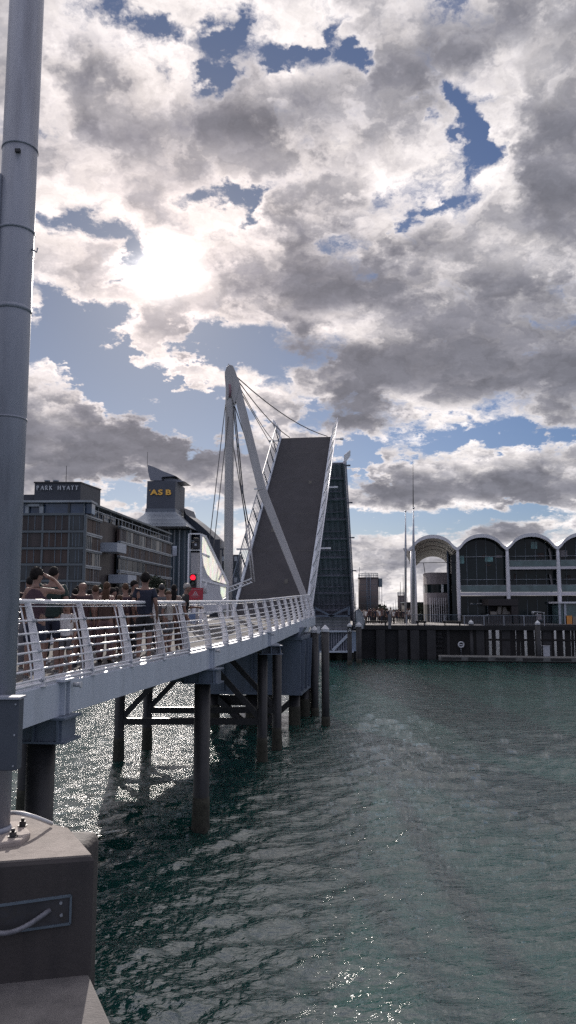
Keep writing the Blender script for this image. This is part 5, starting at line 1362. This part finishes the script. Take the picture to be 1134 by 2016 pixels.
    pf = [A(x, y, 1) for x, y in f1]; n = len(pf); mb.add(pf + [p + Vector((1.2, 6, -.4)) for p in pf], [tuple(range(n)), tuple(reversed(range(n, 2 * n)))] + [((i + 1) % n, i, n + i, n + (i + 1) % n) for i in range(n)]); mb.build('sail_fin', mat('fin_zinc', (.16, .17, .20), .35, .4), T)
    f2 = [(318, 938), (335, 940), (364, 948), (345, 949), (318, 947)]; pf = [A(x, y, 3) for x, y in f2]; n = len(pf); mb = MB(); mb.add(pf + [p + Vector((1.2, 6, -.4)) for p in pf], [tuple(range(n)), tuple(reversed(range(n, 2 * n)))] + [((i + 1) % n, i, n + i, n + (i + 1) % n) for i in range(n)]); mb.build('sail_fin', mat('fin_zinc', (.16, .17, .20), .35, .4), T)
    q = A(290.5, 890, 1); mb = MB(); mb.tube([(q.x, q.y, A(290, 918).z), tuple(q)], .07, 5); mb.build('antenna', M['cable'], T)
    gl2 = {'A': [((0, 0), (.42, 1), 1.1), ((.42, 1), (.78, 1)), ((.78, 1), (.92, 0), 1.1), ((.28, .32), (.86, .32))],
           'S': [((1.0, .92), (.2, .92)), ((.2, .92), (.12, .56)), ((.12, .54), (.9, .46)), ((.9, .46), (.86, .08)), ((.86, .08), (.05, .08))],
           'B': [((.12, 0), (.12, 1), 1.1), ((.12, .92), (.85, .92)), ((.85, .92), (.9, .56)), ((.12, .5), (.85, .5)), ((.85, .5), (.92, .1)), ((.12, .08), (.88, .08))],
           "'": [((.1, .75), (.22, 1), .5)]}
    lo = A(296.5, 974, -.3); hi = A(296.5, 964, -.3); h = hi.z - lo.z; w = A(340, 974, -.3).x - lo.x
    for i, ch in enumerate('ASB'):
        cu = bpy.data.curves.new('sign_letter', 'FONT'); cu.body = ch; cu.size = h * 1.42; cu.extrude = .12; cu.offset = .07; tmp = bpy.data.objects.new('sign_letter', cu); me_ = bpy.data.meshes.new_from_object(tmp); bpy.data.objects.remove(tmp); me_.materials.clear(); me_.materials.append(M['gold'])
        lt = bpy.data.objects.new('sign_letter', me_); col.objects.link(lt); lt.parent = top; wl_ = world_loc(top)
        lt.location = lo + Vector((i * w / 3.0, 0, 0)) - wl_; lt.rotation_euler = (R(90), 0, 0); lt.scale = (1.38, 1, 1)
    letters("'", lo - Vector((.5, 0, 0)), Vector((1, 0, 0)), h, 1, .4, 'sign_mark', M['gold'], top, gl2)
    # dark building further right behind the mast
    for (x0, x1, y0, Yb, lb) in ((436, 472, 1092, 215, 'low dark office block behind the mast foot'),):
        a_ = at(x0, 1200, Yb); b_ = at(x1, y0, Yb); B = empty('office_block', (a_.x, Yb, 2.3), lb, 'office building'); mb = MB(); mb.box(((a_.x + b_.x) / 2, Yb + 5, (b_.z + 2.3) / 2), (b_.x - a_.x, 10, b_.z - 2.3)); wl = mb.build('wall', M['crown'], B)
        for i in range(5):
            for j in range(4):
                q = at(x0 + 4 + j * 8, y0 + 8 + i * 14, Yb - .1); mb = MB(); mb.box(tuple(q), (.8, .1, 1.3)); mb.build('window', M['hotelb'] if (i + j) % 3 == 0 else M['glassd'], B)
        mb = MB(); mb.bar(at(432, 1081, Yb), at(446, 1081, Yb), .5, .4); mb.bar(at(438, 1081, Yb), at(438, 1095, Yb), .4, .4); mb.build('roof_gantry', M['crown'], B)
    # trees below the hotel seen between the heads
    def tree(px, py, Y, r, label):
        c = at(px, py, Y); P = empty('tree', (c.x, Y, 2.3), label, 'tree'); mb = MB(); r_ = random.Random(px)
        for cl_ in range(14):
            cc = Vector((c.x, Y, c.z)) + Vector((r_.gauss(0, r * .5), r_.gauss(0, r * .4), r_.gauss(0, r * .35)))
            for i in range(110):
                d = Vector((r_.gauss(0, 1), r_.gauss(0, 1), r_.gauss(0, 1))).normalized(); p = cc + d * r * .42 * r_.uniform(.6, 1); s_ = r_.uniform(.12, .26)
                d1 = Vector((r_.uniform(-1, 1), r_.uniform(-1, 1), r_.uniform(-1, 1))).normalized() * s_; d2 = d1.cross(d).normalized() * s_ * .7
                mb.add([p - d1, p + d2, p + d1, p - d2], [(0, 1, 2, 3)])
        mb.build('crown', M['foliage'], P); mb = MB(); mb.tube([(c.x, Y, 2.3), (c.x + .1, Y, c.z - r * .3), (c.x, Y, c.z)], [.25, .16, .08], 8); mb.build('trunk', M['timber'], P)
    tree(308, 1158, 128, 2.3, 'dark rounded tree between the hotel and the waiting heads'); tree(200, 1172, 118, 1.6, 'small dark tree in front of the hotel corner')
hotel()

# ------------------------------------------------------------------ people
def skin_obj(name, pts, edges, m, parent, levels, root=0):
    me = bpy.data.meshes.new(name)
    me.from_pydata([p[0] for p in pts], edges, []); me.update()
    o = bpy.data.objects.new(name, me); col.objects.link(o); o.parent = parent; me.materials.append(m)
    sk = o.modifiers.new('skin', 'SKIN'); sk.use_smooth_shade = True
    lay = me.skin_vertices[0].data if len(me.skin_vertices) else None
    if lay is None:
        me.attributes  # layer is made by the modifier
        bpy.context.view_layer.update(); lay = me.skin_vertices[0].data
    for d, p in zip(lay, pts): d.radius = p[1] if isinstance(p[1], tuple) else (p[1], p[1]); d.use_root = False
    lay[root].use_root = True
    ss = o.modifiers.new('sub', 'SUBSURF'); ss.levels = levels; ss.render_levels = levels
    return o

def person(loc, face, h, label, group, shirt, legs, sk='skin', hair='hair', hairstyle='short', long_legs=False, sleeves=True, raise_arm=None, lean=0.0, lv=2, fem=False, glasses=False, bag=None, head_turn=0.0, prop=None):
    P = empty('person', loc, label, 'person', group)
    P.rotation_euler = (0, 0, face); k = h / 1.75; P.scale = (k, k, k)
    W = .88 if fem else 1.0
    hx, hy = math.sin(head_turn) * .09, math.cos(head_turn) * .09
    ly = lean
    J = {}
    def j(n, x, y, z, r): J[n] = ((x, y + ly * max(0, z - .95), z), r)
    j('pelvis', 0, 0, .95, (.145 * W + (.02 if fem else 0), .105)); j('waist', 0, 0, 1.10, (.135 * W, .095)); j('chest', 0, 0, 1.30, (.165 * W, .11)); j('neckbase', 0, -.005, 1.43, (.09 * W, .07))
    j('neck', 0, .005, 1.51, .052); j('skull', 0, .018, 1.60, (.070, .082)); j('crown', 0, .01, 1.685, (.062, .075))
    c = J['skull'][0]
    def hp_(a, b, d): ca, sa = math.cos(head_turn), math.sin(head_turn); return (c[0] + a * ca + b * sa, c[1] - a * sa + b * ca, c[2] + d)
    J['nose'] = (hp_(0, .098, -.005), .011); J['chin'] = (hp_(0, .07, -.06), .026)
    for s, t in ((-1, 'l'), (1, 'r')):
        J['ear' + t] = (hp_(s * .083, -.005, 0), .014)
        j('sh' + t, s * .165 * W, 0, 1.40, .058 * W)
        j('el' + t, s * .235 * W, -.03, 1.13, .042 * W); j('wr' + t, s * .235 * W, .07, .92, .028 * W); j('ha' + t, s * .23 * W, .10, .845, (.036, .018))
        if raise_arm and t in raise_arm:
            e, w, q = raise_arm[t]; J['el' + t] = (e, .042 * W); J['wr' + t] = (w, .028); J['ha' + t] = (q, (.032, .022))
        hd = Vector(J['ha' + t][0]); fd = (hd - Vector(J['wr' + t][0])).normalized(); sd_ = fd.cross(Vector((s, .0, .2))).normalized()
        for f in range(4):
            b_ = hd + fd * .035 + sd_ * (-.027 + .018 * f); ln = (.062, .072, .068, .052)[f]
            J['f%d%s' % (f, t)] = (tuple(b_), .009); J['g%d%s' % (f, t)] = (tuple(b_ + fd * ln * .55 - Vector((s * .006, 0, 0))), .0085); J['h%d%s' % (f, t)] = (tuple(b_ + fd * ln - Vector((s * .022, 0, 0))), .007)
        b_ = hd - sd_ * .03; J['t0' + t] = (tuple(b_ + fd * .01), .011); J['t1' + t] = (tuple(b_ - sd_ * .018 + fd * .04), .009)
        j('hip' + t, s * .085, 0, .88, .092); j('kn' + t, s * .10, .015, .49, .056); j('an' + t, s * .105, -.02, .10, .038); j('toe' + t, s * .12, .12, .035, (.035, .025))
    E_ = [('pelvis', 'waist'), ('waist', 'chest'), ('chest', 'neckbase'), ('neckbase', 'neck'), ('neck', 'skull'), ('skull', 'crown'), ('skull', 'nose'), ('skull', 'chin')]
    for t in 'lr':
        E_ += [('skull', 'ear' + t), ('chest', 'sh' + t), ('sh' + t, 'el' + t), ('el' + t, 'wr' + t), ('wr' + t, 'ha' + t), ('pelvis', 'hip' + t), ('hip' + t, 'kn' + t), ('kn' + t, 'an' + t), ('an' + t, 'toe' + t), ('ha' + t, 't0' + t), ('t0' + t, 't1' + t)]
        for f in range(4): E_ += [('ha' + t, 'f%d%s' % (f, t)), ('f%d%s' % (f, t), 'g%d%s' % (f, t)), ('g%d%s' % (f, t), 'h%d%s' % (f, t))]
    names = list(J); idx = {n: i for i, n in enumerate(names)}
    skin_obj('body', [J[n] for n in names], [(idx[a], idx[b]) for a, b in E_], M[sk], P, lv, 0)
    def grow(n, d):
        p, r = J[n]; r = r if isinstance(r, tuple) else (r, r); return (p, (r[0] + d, r[1] + d))
    def lerp(a, b, t, d):
        pa, ra = grow(a, d); pb, rb = grow(b, d); return (tuple(pa[i] + (pb[i] - pa[i]) * t for i in range(3)), tuple(ra[i] + (rb[i] - ra[i]) * t for i in range(2)))
    # shirt
    pts = [lerp('pelvis', 'waist', -.25, .030), grow('waist', .034), grow('chest', .022), lerp('chest', 'neckbase', .75, .006)]; ed = [(0, 1), (1, 2), (2, 3)]
    for t in 'lr':
        n = len(pts); pts += [grow('sh' + t, .018 if sleeves else .006)]; ed += [(2, n)]
        if sleeves: pts += [lerp('sh' + t, 'el' + t, .62 if sleeves == True else 1.6, .024 if sleeves == True else .016)]; ed += [(n, n + 1)]
        if sleeves == 'long': pts[-1] = grow('el' + t, .018); pts += [lerp('el' + t, 'wr' + t, .92, .014)]; ed += [(n + 1, n + 2)]
    skin_obj('shirt', pts, ed, shirt, P, lv, 1)
    # trousers or shorts
    pts = [grow('pelvis', .022), lerp('pelvis', 'waist', .5, .012)]; ed = [(0, 1)]
    for t in 'lr':
        n = len(pts); pts += [grow('hip' + t, .018)]; ed += [(0, n)]
        if long_legs: pts += [grow('kn' + t, .026), lerp('kn' + t, 'an' + t, .93, .03)]; ed += [(n, n + 1), (n + 1, n + 2)]
        else: pts += [lerp('hip' + t, 'kn' + t, .82, .032)]; ed += [(n, n + 1)]
    skin_obj('trousers' if long_legs else 'shorts', pts, ed, legs, P, lv, 0)
    for t in 'lr':
        a = J['an' + t][0]; b = J['toe' + t][0]
        skin_obj('shoe', [((a[0], a[1] - .01, .075), (.045, .05)), ((a[0], a[1] - .03, .04), (.042, .04)), ((b[0], b[1] - .03, .04), (.047, .036)), ((b[0], b[1] + .02, .032), (.04, .028))], [(0, 1), (1, 2), (2, 3)], cloth('shoe_' + ('w' if (h * 100) % 2 < 1 else 'd'), (.5, .5, .5) if (h * 100) % 2 < 1 else (.04, .04, .045)), P, 1, 1)
    # hair
    if hairstyle != 'bald':
        mb = MB(); r_ = random.Random(int(h * 1000))
        amp = .10 if hairstyle == 'curly' else .03
        def fn(d):
            back = -(d.y * math.cos(head_turn) + d.x * math.sin(head_turn))
            kk = 1.0 if d.z > -.05 - .75 * max(0, back) else (.80 if back > .1 else .70)
            return kk * (1 + amp * (math.sin(d.x * 19 + d.z * 13) * math.sin(d.y * 17 - d.z * 11)) + r_.uniform(-amp, amp) * .35)
        gx = 1.25 if hairstyle == 'curly' else 1.0
        mb.ball(tuple(Vector(c) + Vector((-hx * .16, -hy * .16 - .004, .042))), (.080 * gx, .095 * gx, .100 * gx), 22, 16, fn)
        if hairstyle == 'cap':
            q = hp_(0, .12, .055); mb2 = MB(); mb2.ball(q, (.075, .075, .012), 14, 6); mb2.build('cap_peak', M['black'], None); ob = bpy.data.objects[-1] if False else None
        o = None
        me_o = mb.build('cap' if hairstyle == 'cap' else 'hair', M['black'] if hairstyle == 'cap' else M[hair]); me_o.parent = P
        if hairstyle == 'cap':
            for ob in list(col.objects):
                if ob.name.startswith('cap_peak') and ob.parent is None: ob.parent = me_o
        if hairstyle == 'long':
            pts = [((-hx * .5, c[1] - hy * .6, c[2] + .02), (.08, .05)), ((-hx * .5, c[1] - hy * .85, c[2] - .10), (.088, .045)), ((-hx * .5, c[1] - hy * .95, c[2] - .24), (.085, .035)), ((-hx * .4, c[1] - hy * .95, c[2] - .36), (.05, .02))]
            skin_obj('long_hair', pts, [(0, 1), (1, 2), (2, 3)], M[hair], P, lv, 0)
        if hairstyle == 'bun':
            mb = MB(); mb.ball(tuple(Vector(c) + Vector((-hx * .9, -hy * 1.1, .07))), .045, 10, 8); me_o = mb.build('bun', M[hair]); me_o.parent = P
    if glasses:
        mb = MB()
        for s in (-1, 1): mb.ball(hp_(s * .032, .084, .022), (.026, .014, .019), 10, 6)
        for s in (-1, 1): mb.bar(Vector(hp_(s * .058, .08, .026)), Vector(hp_(s * .078, -.0, .026)), .006, .008)
        mb.bar(Vector(hp_(-.06, .088, .03)), Vector(hp_(.06, .088, .03)), .006, .008)
        ob = mb.build('sunglasses', M['black']); ob.parent = P
    return P

SH = dict(green=cloth('green', (.012, .026, .024)), black=cloth('black', (.012, .012, .014)), navy=cloth('navy', (.014, .018, .035)), white=cloth('white', (.55, .54, .54)), maroon=cloth('maroon', (.045, .022, .024)), brown=cloth('brown', (.06, .035, .028)),
          grey=cloth('grey', (.10, .10, .11)), pink=cloth('pink', (.12, .07, .07)), pale=cloth('pale', (.34, .32, .30)), olive=cloth('olive', (.05, .05, .035)), plum=cloth('plum', (.05, .025, .035)), blue=cloth('blue', (.03, .06, .12)), check=cloth('check', (.17, .13, .11)))
def on_deck(px, Y, dz=0.0):
    x = (px - 567) / F * (Y * .9925 + .0) ; e = edge(Y); return (x, Y, e.z - .018 + dz)
GR = 'people waiting on the footbridge'
def crowd():
    B = math.pi
    bar_l = {'r': ((.42, .10, 1.36), (.20, .22, 1.56), (.11, .16, 1.62))}
    person(on_deck(70, 11.9), R(-6), 1.72, 'person with tousled dark hair raising a bare arm to the head beside the pole', GR, SH['plum'], SH['navy'], hairstyle='curly', hair='hair', sleeves=False, raise_arm=bar_l, fem=True, head_turn=R(35))
    person(on_deck(103, 12.9), R(4), 1.80, 'broad person in a dark green shirt with cropped hair second from the pole', GR, SH['green'], SH['navy'], sk='skin')
    person(on_deck(133, 12.9), R(170), 1.22, 'small child in a white top facing us between the posts', GR, SH['white'], SH['grey'], hair='hairb', hairstyle='long')
    person(on_deck(161, 14.7), R(0), 1.63, 'bald person in a dark maroon top among the waiting crowd', GR, SH['maroon'], SH['brown'], hairstyle='bald', sk='skin2')
    person(on_deck(187, 15.9), R(12), 1.56, 'shorter person with a brown bob in a dark top', GR, SH['green'], SH['pink'], hair='hairb', fem=True, long_legs=True)
    person(on_deck(209, 15.3), R(-5), 1.61, 'person with long hair rimmed in sunlight and a bare upper back', GR, SH['brown'], SH['pink'], hair='hairb', hairstyle='long', fem=True, sleeves=False, long_legs=True)
    person(on_deck(221, 16.8), R(-50), 1.52, 'person in a pale shirt half hidden behind the long haired one', GR, SH['pale'], SH['olive'], fem=True, hairstyle='bun')
    person(on_deck(235, 16.0), R(0), 1.36, 'child whose brown hair just tops the handrail', GR, SH['maroon'], SH['pink'], hair='hairb')
    person(on_deck(246, 17.2), R(25), 1.63, 'person with rounded dark hair in a plum top left of the profile', GR, SH['plum'], SH['brown'], hair='hairb', fem=True, long_legs=True)
    person(on_deck(263, 17.3), R(-62), 1.70, 'person in a black shirt seen in profile looking right', GR, SH['black'], SH['black'], long_legs=True)
    person(on_deck(285, 15.9), R(-4), 1.80, 'tall person with bushy black hair in a navy shirt and shorts', GR, SH['navy'], SH['black'], hairstyle='curly')
    person(on_deck(318, 18.3), R(5), 1.64, 'person wearing a black cap and a grey top', GR, SH['grey'], SH['check'], hairstyle='cap')
    person(on_deck(331, 18.0), R(-120), 1.47, 'shorter person with a lit face beside the black cap', GR, SH['pale'], SH['grey'], hairstyle='short', hair='hairb', fem=True)
    person(on_deck(342, 19.3), R(0), 1.64, 'person with wide dark hair right of the black cap', GR, SH['check'], SH['brown'], fem=True, hair='hair', hairstyle='long', long_legs=True)
    person(on_deck(360, 18.6), R(-75), 1.66, 'grey haired person in sunglasses leaning towards the traffic light', GR, SH['black'], SH['maroon'], hair='hairg', glasses=True, sk='skin', long_legs=True, raise_arm={'l': ((-.26, .12, 1.12), (-.15, .36, 1.14), (-.12, .45, 1.13))}, lean=.15)
    person(on_deck(147, 16.2), R(20), 1.50, 'person in plum mostly hidden between the child and the bald head', GR, SH['plum'], SH['brown'], fem=True, long_legs=True)
    person(on_deck(117, 16.5), R(-30), 1.50, 'hidden person in grey whose hair shows past the green shirt', GR, SH['grey'], SH['navy'])
    person(on_deck(176, 17.8), R(-8), 1.50, 'person in black filling the gap behind the bald head', GR, SH['black'], SH['grey'], long_legs=True)
    person(on_deck(300, 18.8), R(14), 1.50, 'person in olive hidden behind the tall bushy haired one', GR, SH['olive'], SH['black'], long_legs=True)
    person(on_deck(270, 19.6), R(-14), 1.48, 'person in brown behind the profile near the far railing', GR, SH['brown'], SH['black'], long_legs=True)
    for (px, Y, hh, a, sh_, lg, hs, lb) in ((58, 13.6, 1.66, 10, 'black', 'grey', 'short', 'person in black just showing beside the pole behind the raised arm'), (86, 15.4, 1.58, -12, 'grey', 'black', 'short', 'person in grey seen between the first two big heads'),
            (152, 18.6, 1.60, 8, 'black', 'navy', 'short', 'person in black standing deep in the crowd behind the child'), (195, 19.2, 1.55, -20, 'check', 'black', 'cap', 'person in a checked top and dark cap deep in the crowd'),
            (228, 18.9, 1.57, 15, 'black', 'brown', 'long', 'person with long dark hair between the two brown heads'), (254, 19.8, 1.56, 0, 'olive', 'navy', 'short', 'person in olive left of the person in profile'), (308, 20.8, 1.56, -10, 'black', 'grey', 'short', 'person in black left of the black cap near the far railing')):
        person(on_deck(px, Y), R(a), hh, lb, GR, SH[sh_], SH[lg], hairstyle=hs, long_legs=True)
    # far strollers on the quay
    rnd = random.Random(21)
    G2 = 'people strolling on the far quay'
    lib = []
    cols = list(SH)
    spec = [('navy', 'black', 'short'), ('pale', 'grey', 'short'), ('white', 'black', 'long'), ('maroon', 'navy', 'short'), ('grey', 'black', 'cap'), ('black', 'black', 'long')]
    names_ = {'navy': 'navy', 'pale': 'pale', 'white': 'white', 'maroon': 'dark red', 'grey': 'grey', 'black': 'black'}
    i = 0
    spots = [(712, 89), (717, 92), (721, 88), (727, 90), (731, 93), (734, 87.5), (738, 88), (743, 91), (748, 89), (751, 87), (754, 92), (758, 88), (763, 90), (769, 91), (775, 87), (781, 90), (785, 92), (789, 86.5), (793, 88), (801, 91), (806, 93), (736, 95), (746, 96), (787, 96)]
    for (px, Y) in spots:
        s, l, hs = spec[i % 6]; x = (px - 567) / F * Y * .9925
        lb = 'distant stroller in a %s top on the far quay' % names_[s]
        ht = rnd.uniform(1.6, 1.86)
        if i < 6:
            P = person((x, Y, QZ + .02), R(rnd.uniform(-180, 180)), ht, lb, G2, SH[s], SH[l], hairstyle=hs, lv=1, long_legs=True); lib.append(P)
        else:
            P = copy_tree(lib[i % 6]); P.location = (x, Y, QZ + .02); P.rotation_euler = (0, 0, R(rnd.uniform(-180, 180))); kk = ht / 1.75; P.scale = (kk, kk, kk)
        i += 1
crowd()
